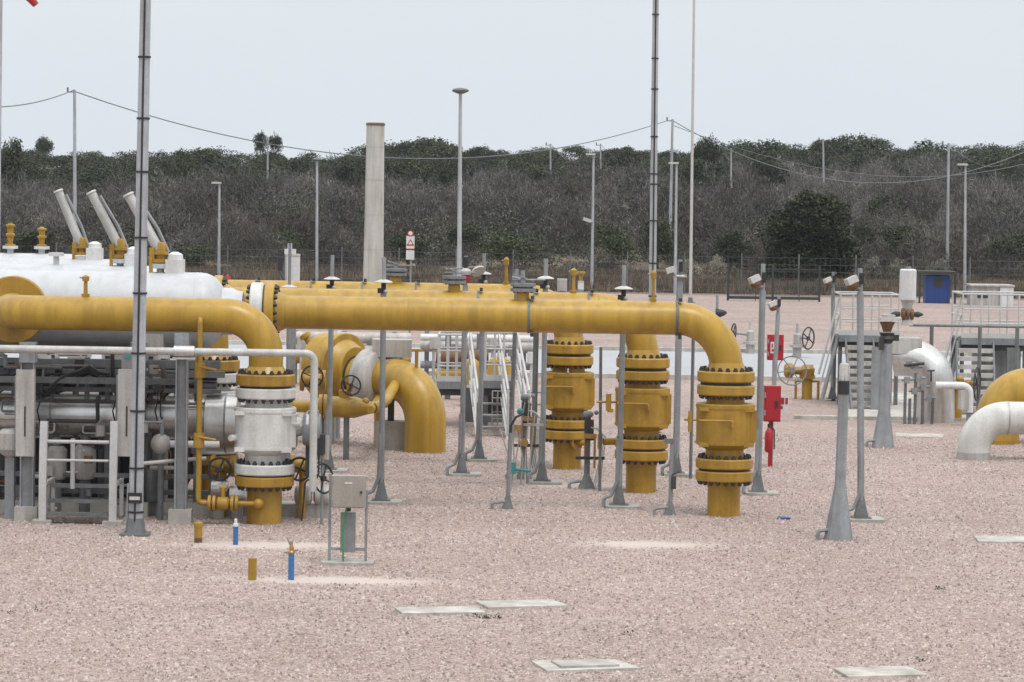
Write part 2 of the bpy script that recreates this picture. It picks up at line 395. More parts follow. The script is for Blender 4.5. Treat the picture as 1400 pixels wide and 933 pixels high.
def pipe_row(x0, x1, y, label, strap_x, elbow_r=.78):
    th = thing('gas_pipeline', label, 'pipe', (x1, y, 0), 'yellow pipe rows running from the vessels')
    zt = zr(507)
    pts = rounded([(x0+.20, y, ZA), (x1, y, ZA), (x1, y, zt-.05)], elbow_r, 14)
    part('pipe', MB().tube(pts, RP, 36), M['yellow'], th)
    flange(th, (x0+.01, y, ZA), (1,0,0), .46, .15, M['yellow'], 1)
    part('hub', MB().lathe((x0+.16, y, ZA), (1,0,0), [(0,.33), (.05,.32), (.16,.266)], 36), M['yellow'], th)
    flange(th, (x1, y, zr(522)), (0,0,1), .452, zr(507)-zr(522), M['yellow2'], 1)
    part('hub', MB().lathe((x1, y, zt), (0,0,1), [(0,.31), (.03,.30), (.13,.266)], 36), M['yellow'], th)
    # lower leg under the valve
    zl = zr(643)
    flange(th, (x1, y, zr(657)), (0,0,1), .452, zl-zr(657), M['yellow2'], -1)
    part('riser_leg', MB().lathe((x1, y, -.1), (0,0,1), [(0, RP-.005), (zr(657)+.1-.12, RP-.005), (zr(657)+.1, .30)], 36), M['yellow2'], th)
    part('gasket', MB().lathe((x1, y, zr(526)), (0,0,1), [(0,.40), (zr(522)-zr(526), .40)], 32), M['black'], th)
    part('gasket', MB().lathe((x1, y, zl), (0,0,1), [(0,.40), (zr(640)-zl, .40)], 32), M['black'], th)
    for xw in (x1-elbow_r, x0+(x1-x0)*.31): part('weld_seam', MB().lathe((xw, y, ZA), (1,0,0), [(0,RP+.001),(.012,RP+.006),(.024,RP+.001)], 36), M['yellow'], th)
    straps(th, strap_x, y, ZA, RP)
    return th
rows = []
specs = [((0,0), 'front yellow pipe with two steel straps, elbowing into the nearest right-hand yellow valve', [xr(723), xr(925)]),
         ((OFF2.x, OFF2.y), 'middle yellow pipe behind the front one, elbowing down into the middle yellow valve', None),
         ((OFF3.x, OFF3.y), 'rearmost yellow pipe, dropping into the leftmost of the three yellow valves', None)]
Y2, Y3 = Y1+OFF2.y, Y1+OFF3.y
sx2 = [AT(p, 400, Y2).x for p in (654, 730, 805)]; sx3 = [AT(p, 388, Y3).x for p in (351, 426, 496, 569)]
for i, ((ox, oy), lab, sx) in enumerate(specs):
    rows.append(pipe_row(XF+ox, C1.x+ox, Y1+oy, lab, sx or (sx2 if i == 1 else sx3)))
vl = ['yellow flanged valve on the upright leg nearest the camera, rightmost of the three', 'middle yellow flanged valve of the three, a grey lamp post in front',
      'yellow flanged valve on the leftmost of three upright legs, beside the instrument stand']
for i, o in enumerate([Vector((0,0,0)), OFF2, OFF3]):
    yellow_valve(C1.x+o.x, Y1+o.y, zr(640), zr(526), M['yellow2'], vl[i], name_plate=(i == 2))

# small fittings on top of the pipes
def vent_stub(p, h, label, r=.03, pipe_r=RP):
    th = thing('vent_valve', label, 'valve', p, 'small yellow vents on the pipe tops')
    x, y, z = p
    part('stem', MB().cyl((x,y,z-.03), (x,y,z+h*.75), r, r*.8, 10).cyl((x,y,z), (x,y,z+.04), r*1.8, n=12), M['yellow2'], th)
    part('cap', MB().lathe((x,y,z+h*.7), (0,0,1), [(0,r*1.5),(h*.2,r*1.6),(h*.28,r*.4)], 12), M['yellow2'], th)
    part('lever', MB().cyl((x,y,z+h*.82), (x-.09,y,z+h*.86), .012, n=6), M['galv'], th)
    return th
t2 = ZA + RP
vent_stub((AT(692,385,Y3).x, Y3, t2), .50, 'yellow vent on the rearmost pipe with a thin grey lever', .034)
vent_stub((AT(784,398,Y2).x, Y2, t2), .42, 'yellow vent on the middle pipe beside a thin grey rod', .034)
vent_stub((AT(893,410,Y1).x, Y1, t2), .50, 'yellow vent on top of the front pipe just left of its elbow', .03)
def flanged_stub(px, py, Y, label, rods=True):
    x = AT(px, py, Y).x; z = t2
    th = thing('flanged_nozzle', label, 'pipe fitting', (x, Y, z), 'flanged nozzles on the pipe tops')
    part('neck', MB().lathe((x,Y,z-.03), (0,0,1), [(0,.11),(.13,.10),(.16,.13)], 20), M['yellow'], th)
    f = part('flange', MB().lathe((x,Y,z+.12), (0,0,1), [(0,.20),(.05,.20),(.055,.15),(.075,.15),(.08,.20),(.13,.20)], 24), M['grey'], th)
    for k in range(8):
        q = k*math.pi/4+.2; part('bolt', MB().cyl((x+.15*math.cos(q),Y+.15*math.sin(q),z+.10),(x+.15*math.cos(q),Y+.15*math.sin(q),z+.25),.013,n=6), M['bolt'], f)
    part('valve_block', MB().cyl((x,Y,z+.22),(x,Y,z+.34),.045,n=12).cyl((x-.17,Y,z+.30),(x+.35,Y,z+.31),.015,n=8), M['galv'], th)
    part('lever', MB().obox((x-.05,Y-.05,z+.36), .24,.02,.02, Matrix.Rotation(.3,3,'Y')), M['galv'], th)
    return th
flanged_stub(715, 400, Y1-.0, 'grey flanged nozzle with valve on top of the front yellow pipe')
flanged_stub(621, 395, Y2, 'grey flanged nozzle with long lever on the middle yellow pipe near the warning beacon')
flanged_stub(541, 385, Y3, 'flanged nozzle with pipe arms on the rearmost yellow pipe beside the tall concrete stack')
th = thing('rod_guard', 'pair of short grey rods with a crossbar rising behind the front pipe nozzle', 'guard', (AT(710,400,Y1).x, Y1+.45, 0))
for px in (706, 714.5): part('rod', MB().cyl((AT(px,400,Y1).x, Y1+.45, ZA-.2), (AT(px,400,Y1).x, Y1+.45, AT(px,369 if px<710 else 371,Y1).z), .035, n=8), M['galv'], th)
part('bracket', MB().box(AT(704,400,Y1).x, AT(716,400,Y1).x, Y1+.2, Y1+.41, ZA+.02, ZA+.06), M['galv'], th)
part('crossbar', MB().cyl((AT(700,384,Y1).x, Y1+.4, AT(700,380,Y1).z), (AT(730,384,Y1).x, Y1+.4, AT(730,386,Y1).z), .02, n=8), M['galv'], th)

# ------------------------------------------------------------------ vessels
def vessel(off, label, xe_px=312, left=-17.0):
    xe = xr(xe_px) + off.x; y = Y1 + off.y; xl = left + off.x; rv = .60
    th = thing('gas_filter_vessel', label, 'pressure vessel', (xe-3, y, 0), 'white horizontal vessels in a row')
    L = xe - .42 - xl
    prof = [(0, .05), (.06, .3), (.2, .5), (.42, rv), (L, rv)] + [(L+.42*math.sin(t), .05 + (rv-.05)*math.cos(t)) for t in (.2,.4,.6,.8,1.0,1.2,1.4,1.55)]
    part('shell', MB().lathe((xl, y, ZA), (1,0,0), prof, 56), M['vessel'], th)
    for k in range(5):
        xx = xe - .5 - k*1.5; part('weld_band', MB().lathe((xx, y, ZA), (1,0,0), [(0, rv+.004), (.02, rv+.004)], 56), M['vessel'], th)
    part('nozzle', MB().lathe((xe-.32, y, ZA), (1,0,0), [(0,.37), (.38,.37), (.46,.33), (XF+off.x-xe-.02, .31)], 40), M['vessel'], th)
    flange(th, (XF+off.x-.215, y, ZA), (1,0,0), .46, .20, M['valvewhite'], -1)
    part('gasket', MB().lathe((XF+off.x-.02, y, ZA), (1,0,0), [(0,.43), (.035,.43)], 32), M['black'], th)
    for dx in (-1.1, -5.2): part('saddle', MB().box(xe+dx-.14, xe+dx+.14, y-.5, y+.5, .02, ZA-.35), M['plate'], th)
    return th, xe, y
vlabels = ['white horizontal vessel nearest the camera, behind the left yellow pipe', 'second white horizontal vessel, just behind the nearest one',
           'third white horizontal vessel, only its top showing', 'rearmost white horizontal vessel, its top a thin strip below the brush']
offs = [Vector((0,0,0)), OFF2, OFF3, OFF3*1.48]
VES = [vessel(o, vlabels[i]) for i, o in enumerate(offs)]
def davit(px_b, py_b, px_t, py_t, Y, label, box=True):
    """leaning white tube on a yellow valve standing on the vessel"""
    b = AT(px_b, py_b, Y); t = AT(px_t, py_t, Y); zt = ZA + .60
    th = thing('leaning_vent_tube', label, 'vent', (b.x, Y, zt), 'leaning vent tubes on the vessels')
    d = (t-b).normalized()
    part('nozzle', MB().lathe((b.x+.03, Y, zt-.05), (0,0,1), [(0,.06),(b.z-zt-.13,.06),(b.z-zt-.12,.16),(b.z-zt-.05,.16)], 20), M['vessel'], th)
    k = MB().lathe((b.x+.03,Y,b.z-.08), (0,0,1), [(0,.15),(.05,.15),(.055,.085),(.12,.085),(.125,.13),(.17,.13),(.175,.09),(.28,.09),(.32,.07)], 20)
    k.obox((b.x-.10,Y-.05,b.z+.06), .08,.08,.18)
    k.cyl((b.x-.11,Y-.09,b.z+.05),(b.x-.11,Y-.09,zt-.12),.03,n=10)
    part('valve_body', k, M['yellow2'], th)
    s = b + Vector((0,0,.12))
    part('tube', MB().cyl(s, t, .080, .076, 20), M['tube'], th)
    part('tube_cap', MB().cyl(t, t+d*.03, .095, .08, 20), M['lampglass'], th)
    n = Vector((d.z,0,-d.x))
    part('cable_channel', MB().tube([s+n*.12-d*.1, s+n*.13+d*.3, t+n*.11-d*.1], .03, 6), M['galv'], th)
    if box:
        e = MB().box(b.x+.12, b.x+.40, Y-.15, Y+.15, zt-.05, zt+.20).lathe((b.x+.26,Y,zt+.20),(0,0,1),[(0,.13),(.08,.12),(.12,.04)],14)
        part('junction_head', e, M['white'], th)
davit(217, 352, 176, 267, VES[0][2], 'leaning white vent tube on the nearest vessel, partly behind the tall left mast')
davit(162, 346, 125, 264, VES[1][2], 'leaning white vent tube, middle of the three')
davit(110, 343, 80, 262, VES[2][2], 'leaning white vent tube, leftmost of the three')
def top_valve(px, Y, h, label):
    x = AT(px, 350, Y).x; z = ZA+.6
    th = thing('relief_valve', label, 'valve', (x,Y,z), 'short yellow relief valves on the far vessel')
    part('stem', MB().lathe((x,Y,z-.04),(0,0,1),[(0,.06),(.12,.06),(.125,.15),(.18,.15)],18), M['white'], th)
    part('valve_body', MB().lathe((x,Y,z+.14),(0,0,1),[(0,.10),(.03,.10),(.04,.05),(h*.4,.06),(h*.45,.09),(h*.53,.09),(h*.56,.055),(h*.8,.06),(h*.84,.09),(h*.92,.09),(h*.95,.04),(h,.03)],18), M['yellow2'], th)
top_valve(57, VES[3][2], .38, 'short yellow relief valve on the far vessel, right one of the pair')
top_valve(14, VES[3][2], .45, 'short yellow relief valve at the far left on the rear vessel')
th = thing('vessel_nozzle', 'small capped white nozzle on the second vessel', 'nozzle', (AT(77,350,VES[1][2]).x, VES[1][2], ZA+.6))
x, y, z = th.location
part('neck', MB().cyl((x,y,z-.05),(x,y,z+.16),.05,n=12), M['white'], th); part('cap', MB().cyl((x,y,z+.14),(x,y,z+.2),.13,n=18), M['white'], th)

# ------------------------------------------------------------------ near left pipe with white valve
C0 = G(361, 715); Y0 = C0.y
def z0(py): return AT(361, py, Y0).z
ZA0 = AT(200, 430, Y0).z
th = thing('gas_pipeline', 'near left yellow pipe crossing before the vessel and curving into the white valve', 'pipe', (C0.x, Y0, 0), 'yellow pipe rows running from the vessels')
xl = AT(4, 430, Y0).x
pts = rounded([(xl-.05+.05, Y0+1.35, ZA0), (xl, Y0, ZA0), (C0.x, Y0, ZA0), (C0.x, Y0, z0(508))], .62, 12)
# left end turns away behind into the vessel
part('pipe', MB().tube(pts, .258, 36), M['yellow'], th)
part('hub', MB().lathe((C0.x, Y0, z0(510)), (0,0,1), [(0,.33),(.03,.31),(.10,.262)], 36), M['yellow'], th)
flange(th, (C0.x, Y0, z0(527)), (0,0,1), .445, z0(511)-z0(527), M['yellow2'], 1)
flange(th, (xl, Y0+.92, ZA0), (0,1,0), .52, .14, M['yellow2'], 1, 20, .03, .06)
flange(th, (C0.x, Y0, z0(664)), (0,0,1), .445, z0(650)-z0(664), M['yellow2'], -1)
part('gasket', MB().lathe((C0.x, Y0, z0(530)), (0,0,1), [(0,.39),(z0(527)-z0(530),.39)], 32), M['black'], th)
part('gasket', MB().lathe((C0.x, Y0, z0(650)), (0,0,1), [(0,.39),(z0(647)-z0(650),.39)], 32), M['black'], th)
part('riser_leg', MB().cyl((C0.x, Y0, -.1), (C0.x, Y0, z0(664)), .262, n=36), M['yellow2'], th)
vent_stub((AT(117,405,Y0).x, Y0, ZA0+.255), .33, 'small yellow vent with lever on top of the near left pipe', .035)
dr = AT(277, 436, Y0); Yd = Y0-.30
pts = rounded([(dr.x-.02, Y0-.2, dr.z), (dr.x, Yd-.05, dr.z), (dr.x, Yd-.05, .32), (C0.x-.05, Yd-.05, .32)], .07, 5)
NEARPIPE = [o for o in COL.objects if o.parent is None and o.get('label','').startswith('near left yellow pipe')][0]
th = thing('drain_pipe', 'thin yellow drain pipe dropping before the skid to the white valve foot', 'pipe', (dr.x, Yd, 0))
part('pipe', MB().tube(pts, .042, 12), M['yellow2'], th)
for zz in (z0(505), z0(600)):
    part('fitting', MB().cyl((dr.x, Yd-.05, zz-.12),(dr.x, Yd-.05, zz+.10), .085, n=14).cyl((dr.x-.02,Yd-.12,zz+.05),(dr.x+.26,Yd-.12,zz+.0),.02,n=8), M['yellow2'], th)
for px in (287, 293, 318, 324): part('flange', MB().cyl((AT(px,692,Yd).x-.02, Yd-.05, .32),(AT(px,692,Yd).x+.025, Yd-.05, .32), .12, n=18), M['yellow2'], th)
xv = AT(305,692,Yd).x
part('plug_valve', MB().lathe((xv-.12,Yd-.05,.32),(1,0,0),[(0,.05),(.05,.10),(.19,.10),(.24,.05)],16).cyl((xv,Yd-.05,.32),(xv,Yd-.05,.56),.035,n=10).cyl((xv-.06,Yd-.05,.56),(xv+.06,Yd-.05,.56),.025,n=8), M['yellow2'], th)
part('end_boss', MB().sphere((C0.x-.06,Yd-.05,.32), .085), M['yellow2'], th)

# white valve
wz0, wz1 = z0(648), z0(530)
th = yellow_valve(C0.x, Y0, wz0, wz1, M['valvewhite'], 'grey-white flanged valve under the near left yellow elbow', extra=False)
sp_ = MB().lathe((C0.x+.45,Y0-.02,z0(583)),(1,0,0),[(0,.16),(.16,.12),(.18,.24),(.22,.24)],24)
part('bonnet', sp_, M['valvewhite'], th)
gx = AT(424,588,Y0).x
part('gearbox', MB().lathe((gx-.10,Y0-.02,z0(586)),(1,0,0),[(0,.235),(.04,.25),(.22,.25),(.26,.22),(.27,.1)],28).obox((gx+.05,Y0-.05,z0(570)),.16,.2,.22), M['grey'], th)
part('drive_column', MB().box(gx-.06,gx+.06,Y0-.1,Y0+.1,z0(650),z0(600)).box(gx+.1,gx+.24,Y0-.2,Y0-.02,z0(618),z0(592)), M['dark'], th)
part('hand_wheel', MB().wheel((gx+.22,Y0-.15,z0(652)),(.8,-.6,.15),.22,.017), M['black'], th)
part('bleed_fitting', MB().cyl((C0.x-.50,Y0-.25,z0(598)),(C0.x-.42,Y0-.15,z0(598)),.05,n=10), M['valvewhite'], th)
part('bleed_fitting', MB().cyl((C0.x+.42,Y0-.2,z0(578)),(C0.x+.56,Y0-.3,z0(578)),.03,n=8), M['valvewhite'], th)
WV = th
copy_tree(NEARPIPE, OFF2, 'second-row yellow pipe, its bolted flange showing left of the near white valve')
copy_tree(WV, OFF2, 'second-row grey-white valve mostly hidden behind the thin yellow drain pipe')
copy_tree(NEARPIPE, OFF3, 'third-row yellow pipe mostly hidden behind the vessels')
copy_tree(WV, OFF3, 'third-row grey-white valve mostly hidden behind the clad header')
for px, lab in ((302, 'black handwheel with spokes left of the white valve foot'), (411, 'black handwheel peeping out right of the white valve foot')):
    p = AT(px, 640, Y0+.25)
    th = thing('hand_wheel_valve', lab, 'hand wheel', (p.x,p.y,0), 'handwheels beside the white valve')
    part('hand_wheel', MB().wheel((p.x,p.y-.2,p.z),(0.15,-1,.1),.17,.018), M['black'], th)
    part('valve_body', MB().cyl((p.x,p.y-.2,p.z),(p.x,p.y+.35,p.z),.03,n=8).lathe((p.x-.18,p.y+.4,p.z),(1,0,0),[(0,.17),(.06,.17),(.065,.11),(.29,.11),(.295,.17),(.36,.17)],18).cyl((p.x,p.y+.4,0),(p.x,p.y+.4,p.z-.1),.05,n=8), M['yellow2'], th)
# motor control box right of gearbox
p = AT(441, 612, Y0-.1)
th = thing('switch_box', 'dark padded switch on a pale backplate right of the white valve', 'switch', (p.x,p.y,0))
part('backplate', MB().obox(p, .20,.03,.36), M['plate'], th)
part('switch_body', MB().cbox(p+Vector((-.05,-.07,.02)), .13,.12,.26,.04), M['black'], th)
part('stand', MB().cyl((p.x,p.y,0),(p.x,p.y,p.z-.17),.022,n=8), M['galv'], th)
part('cable', MB().tube(rounded([(p.x-.05,p.y-.07,p.z-.1),(p.x-.05,p.y-.07,p.z-.45),(p.x-.25,p.y,p.z-.5),(p.x-.3,p.y,.05)],.08,4),.014,6), M['black'], th)
# ------------------------------------------------------------------ left skid under the vessels
YS = 47.25
def ZS(py, Y, px=150): return AT(px, py, Y).z
def XS(px, Y, py=560): return AT(px, py, Y).x
def insul_pipe(off, label):
    y = YS + off.y; xe = XS(283, YS) + off.x; zc = ZS(568, YS); x0 = xe-9
    th = thing('insulated_header', label, 'pipe', (xe-2, y, 0), 'bright clad headers below the vessels')
    part('cladding', MB().lathe((x0,y,zc),(1,0,0),[(0,.31),(xe-x0,.31)],40), M['silver'], th)
    for k in range(7):
        xx = xe-.35-k*1.02; part('band', MB().lathe((xx,y,zc),(1,0,0),[(0,.316),(.03,.316)],40), M['galv'], th)
    xr_ = XS(330, YS)+off.x
    part('insulation_box', MB().lathe((xe-.02,y-.1,ZS(575,YS)),(1,0,0),[(0,.36),(.03,.44),(.30,.455),(.33,.46),(.36,.455),(xr_-xe-.02,.45),(xr_-xe,.40)],40), M['silver'], th)
    part('insulation_band', MB().lathe((xe+.30,y-.1,ZS(575,YS)),(1,0,0),[(0,.463),(.03,.463)],40), M['galv'], th)
    for dx in (-.7,-3.2): part('support', MB().box(xe+dx-.06,xe+dx+.06,y-.28,y+.28,0,zc-.29), M['grey'], th)
insul_pipe(Vector((0,0,0)), 'bright aluminium clad header under the nearest vessel, behind the white steps')
insul_pipe(OFF2, 'aluminium clad header of the second row, seen dimly under the first')
# support posts that carry the near pipe
def skid_post(px, ybase, py_top, w, label, block=True):
    g = G(px, ybase); zt = AT(px, py_top, g.y).z
    th = thing('support_post', label, 'post', (g.x,g.y,0), 'steel posts under the near left pipe')
    s = MB().box(g.x-w/2,g.x-w/2+.02,g.y-.09,g.y+.09,.15,zt).box(g.x+w/2-.02,g.x+w/2,g.y-.09,g.y+.09,.15,zt).box(g.x-w/2+.021,g.x+w/2-.021,g.y-.01,g.y+.01,.15,zt)
    part('column', s, M['galv'], th)
    part('top_plate', MB().box(g.x-w*.6,g.x+w*.6,g.y-.12,g.y+.12,zt-.30,zt), M['galv'], th)
    if block: part('footing', MB().box(g.x-.17,g.x+.17,g.y-.17,g.y+.17,-.1,.22), M['concrete'], th)
    return th
skid_post(247, 716, 455, .18, 'pale steel post on a concrete footing right of the tall left mast')
skid_post(37, 712, 468, .20, 'steel post behind the left slotted cabinet plate')
skid_post(188, 706, 468, .20, 'steel post behind the tall left mast')
for px, lab in ((35, 'pale slotted cover plate at the far left of the skid'), (174, 'pale slotted cover plate beside the tall left mast')):
    Y = 45.9; a = AT(px-12, 505, Y); b = AT(px+12, 624, Y)
    th = thing('cover_plate', lab, 'cover', ((a.x+b.x)/2, Y, b.z), 'slotted cover plates on the skid')
    part('panel', MB().box(a.x,b.x,Y-.06,Y+.06,b.z,a.z), M['plate'], th)
    xm = (a.x+b.x)/2
    part('slot', MB().box(xm-.012,xm+.012,Y-.066,Y-.058,b.z+.3,a.z-.55), M['dark'], th)
    part('bracket', MB().box(a.x-.04,a.x+.02,Y+.061,Y+.25,b.z+.1,a.z-.1).box(xm-.1,xm+.1,Y+.061,Y+.2,a.z-.2,a.z+.25), M['galv'], th)
    part('tag_plate', MB().box(xm-.05,xm+.03,Y+.05,Y+.06,a.z+.16,a.z+.28), M['blue'] if px<100 else M['teal'], th)
# long white pipe
Yw = 45.55
zw = AT(200,480,Yw).z
pw = rounded([(XS(-40,Yw,480),Yw,zw),(XS(430,Yw,480),Yw,zw),(XS(430,Yw,480),Yw,AT(430,672,Yw).z)], .13, 6)
th = thing('white_pipe', 'long thin white pipe crossing below the near left yellow pipe and turning down', 'pipe', (pw[-1].x,Yw,0))
part('pipe', MB().tube(pw, .056, 14), M['tube'], th)
part('sleeve', MB().cyl((XS(238,Yw,480),Yw,zw),(XS(266,Yw,480),Yw,zw),.09,n=18).obox((XS(252,Yw,480),Yw+.02,zw-.10),.34,.16,.03), M['silver'], th)
# skid frame beams, cable tray, cables
sk = thing('skid_frame', 'grey steel frame with beams and cable trays under the vessels at the left', 'frame', (XS(120,46.8),46.8,0))
bm = MB(); x0, x1 = XS(-60,46.8), XS(300,46.8)
for py, Y, h in ((497,46.9,.12),(510,47.6,.10),(533,47.0,.06),(650,46.9,.06),(672,47.1,.07)):
    z = ZS(py,Y); bm.box(x0,x1,Y-.06,Y+.06,z-h/2,z+h/2)
for px in (-30, 70, 118, 146, 205, 222, 268):
    x = XS(px,47.05); bm.box(x-.035,x+.035,47.01+.062,47.14,.05,ZS(487,47.05))
part('beam', bm, M['galvdark'], sk)
tr = MB()
for py, Y in ((520,46.7),(480,47.2)):
    z = ZS(py,Y); tr.box(x0,x1-.6,Y-.16,Y-.15,z-.05,z+.05).box(x0,x1-.6,Y-.15,Y+.15,z-.05,z-.04)
part('cable_tray', tr, M['galvdark'], sk)
for k in range(7):
    pts = []
    for q in range(8):
        px = 52+q*14; py = (548 if q<2 else 540 - 6*min(q-1,4) + (10 if q>5 else 0)) + k*1.5 + rng.uniform(-2,2)
        pts.append(AT(px, py-15, 46.55+k*.02))
    part('cable', MB().tube(pts, .022, 6), M['black'], sk)
for px in (54, 157, 215):
    part('cable', MB().tube([AT(px,530,46.4),AT(px+1,548,46.35),AT(px-3,562,46.4),AT(px+1,580,46.6)], .012, 6).obox(AT(px,531,46.4),.10,.1,.12), M['black'], sk)
for k in range(22):
    px = rng.uniform(0,235); py = rng.uniform(492,538)
    p = AT(px,py,rng.uniform(46.7,47.6)); cb = MB().tube([p,p+Vector((rng.uniform(-.3,.3),.0,rng.uniform(-.25,.1))),p+Vector((rng.uniform(-.5,.5),.1,rng.uniform(-.5,.1)))],.016,6)
    if k%3==0: cb.obox(p,rng.uniform(.08,.2),.1,rng.uniform(.08,.2))
    part('cable', cb, M['black'], sk)
lp = AT(100,486,45.7)
part('label_strip', MB().obox(lp,.55,.012,.055), M['lampglass'], sk)
part('label_writing', MB().obox(lp+Vector((-.06,-.008,0)),.32,.004,.012).obox(lp+Vector((.17,-.008,0)),.08,.004,.015), M['dark'], sk)
for px in (62, 180, 224):
    q = AT(px,488,46.1); part('name_strip', MB().obox(q,.18,.012,.06), M['lampglass'], sk)
part('plinth', MB().box(x0,XS(450,46.9),46.95,47.5,-.1,.20), M['concrete'], sk)
# things below the header: small pumps / filters
def filter_can(px, py0, py1, Y, r, m, label):
    x = XS(px,Y); a = ZS(py0,Y,px); b = ZS(py1,Y,px)
    th = thing('filter_can', label, 'filter', (x,Y,b), 'upright cans below the clad header')
    part('body', MB().lathe((x,Y,b),(0,0,1),[(0,r*.8),(.06,r),(a-b-.06,r),(a-b,r*.7)],20), m, th)
    part('neck', MB().cyl((x,Y,a-.01),(x,Y,a+.14),r*.45,n=12), M['galvdark'], th)
    part('stand', MB().cyl((x,Y,0.02),(x,Y,b+.02),r*.5,n=10), M['galvdark'], th)
th = thing('dark_filler_header', 'dark filler pipe added low behind the clad header to deepen the shade', 'pipe', (XS(100,49.6),49.6,0))
part('pipe', MB().lathe((XS(-80,49.6),49.6,.62),(1,0,0),[(0,.1),(.1,.42),(XS(270,49.6)-XS(-80,49.6)-.15,.42),(XS(270,49.6)-XS(-80,49.6),.1)],32), M['dark'], th)  # added dark pipe, there to darken the gaps behind the skid
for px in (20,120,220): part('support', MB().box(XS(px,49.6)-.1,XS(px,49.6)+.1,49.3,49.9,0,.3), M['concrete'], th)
th = thing('dark_filler_manifold', 'dark pipes and small valves added to darken the gap between nearest vessel and clad header', 'pipe', (XS(110,48.2),48.2,0))
for py, r in ((505,.16),(528,.10)): part('pipe', MB().cyl((XS(-80,48.2),48.2,ZS(py,48.2)),(XS(296,48.2),48.2,ZS(py,48.2)),r,n=18), M['dark'], th)  # dark level pipes added for darkness between vessel and header
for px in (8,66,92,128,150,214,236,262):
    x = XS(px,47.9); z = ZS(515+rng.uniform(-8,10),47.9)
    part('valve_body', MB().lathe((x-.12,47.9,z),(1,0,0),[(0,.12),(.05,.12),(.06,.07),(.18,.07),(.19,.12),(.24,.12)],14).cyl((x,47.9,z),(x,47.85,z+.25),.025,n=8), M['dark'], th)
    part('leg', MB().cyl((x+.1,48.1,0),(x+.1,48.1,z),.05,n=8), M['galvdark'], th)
th = thing('shade_panel', 'dark sheet added low behind the white steps in place of shade', 'panel', (XS(120,48.6),48.6,0))
part('panel', MB().box(XS(-60,48.6),XS(255,48.6),48.58,48.62,.1,1.05), M['dark'], th)  # dark sheet stands in for shade low behind the skid
th = thing('impulse_tubing', 'maze of thin grey tubing with little valves across the skid behind the white steps', 'tubing', (XS(110,46.8),46.8,0))
for k in range(34):
    px, py = rng.uniform(-5,255), rng.uniform(500,665); Yq = rng.uniform(46.55,47.0)
    p = AT(px,py,Yq); a_ = rng.uniform(-.9,.9); b_ = rng.uniform(-.7,.5)
    q1 = p+Vector((a_,0,0)); q2 = q1+Vector((0,rng.uniform(-.1,.1),b_)); q2.z = max(.1,q2.z); q3 = q2+Vector((rng.uniform(-.4,.4),0,0))
    part('tube', MB().tube(rounded([p,q1,q2,q3],.04,3),rng.choice((.012,.016,.022,.032)),7), rng.choice((M['plate'],M['galvdark'],M['dark'],M['brown'],M['galv'])), th)
for k in range(16):
    p = AT(rng.uniform(0,250),rng.uniform(505,690),rng.uniform(46.6,46.9)); s_ = rng.uniform(.07,.16)
    part('valve_block', MB().cbox(p,s_,s_*.8,s_*rng.uniform(.8,1.8),.015), rng.choice((M['dark'],M['plate'],M['galvdark'],M['brown'])), th)
filter_can(78,610,655,46.95,.16,M['plate'],'upright grey can behind the steps, left one')
filter_can(117,608,655,46.95,.17,M['plate'],'upright grey can behind the steps, right one')
filter_can(207,640,686,46.9,.13,M['galvdark'],'dull upright can right of the tall left mast foot')
p = AT(220,607,46.3)
th = thing('small_elbow_pipe', 'short white pipe with a rounded end and top tap, right of the tall left mast', 'pipe', (p.x,p.y,p.z))
part('pipe', MB().cyl(p,(XS(300,46.3,607),p.y,p.z+.0),.055,n=14), M['white'], th)
part('round_end', MB().sphere(p,.155,16,12), M['plate'], th)
part('tap', MB().cyl(p+Vector((.02,-.05,.13)),p+Vector((.02,-.05,.30)),.03,n=8).cyl(p+Vector((-.3,-.05,.33)),p+Vector((.02,-.05,.33)),.018,n=8), M['galv'], th)
part('support_leg', MB().cyl((p.x,p.y,0),(p.x,p.y,p.z-.1),.045,n=10), M['galvdark'], th)
p = AT(14,610,46.2)
th = thing('strainer_pot', 'rounded pale pot on a post at the far left edge of the skid', 'pot', (p.x,p.y,0))
part('pot', MB().lathe((p.x,p.y,p.z-.18),(0,0,1),[(0,.05),(.06,.14),(.14,.2),(.38,.2),(.44,.12)],20), M['plate'], th)
part('post', MB().box(p.x-.07,p.x+.07,p.y-.06,p.y+.06,0,p.z-.17), M['galv'], th)
th = thing('tube_rail', 'thin pale tube rail running across the skid front at shin height', 'rail', (XS(220,46),46,0))
part('rail', MB().tube([AT(195,634,46),AT(240,630,46),AT(282,627,46)],.03,8), M['plate'], th)
part('post', MB().cyl((XS(240,46,630),46,0),(XS(240,46,630),46,AT(240,630,46).z),.022,n=8), M['galv'], th)
for (a, b), py, lab in (((287,312),668,'short bright clad pipe stub by the white valve foot, left of the leg, upper one'), ((312,338),677,'short bright clad pipe stub by the white valve foot, touching the yellow leg'),
                 ((403,426),677,'short pale clad pipe stub right of the yellow leg'), ((429,452),677,'short pale clad pipe stub at the right end, behind the beige box leg')):
    Y = 47.0 if a > 400 else 46.75; p0 = AT(a,py,Y); p1 = AT(b,py,Y)
    th = thing('clad_stub', lab, 'pipe', ((p0.x+p1.x)/2,Y,0), 'clad pipe stubs along the plinth')
    part('cladding', MB().lathe(p0,(1,0,0),[(0,.10),(.03,.15),(p1.x-p0.x-.03,.15),(p1.x-p0.x,.12)],20), M['silver'] if a<400 else M['plate'], th)
    part('stand', MB().box((p0.x+p1.x)/2-.08,(p0.x+p1.x)/2+.08,Y-.06,Y+.06,0,p0.z-.13), M['concrete'], th)
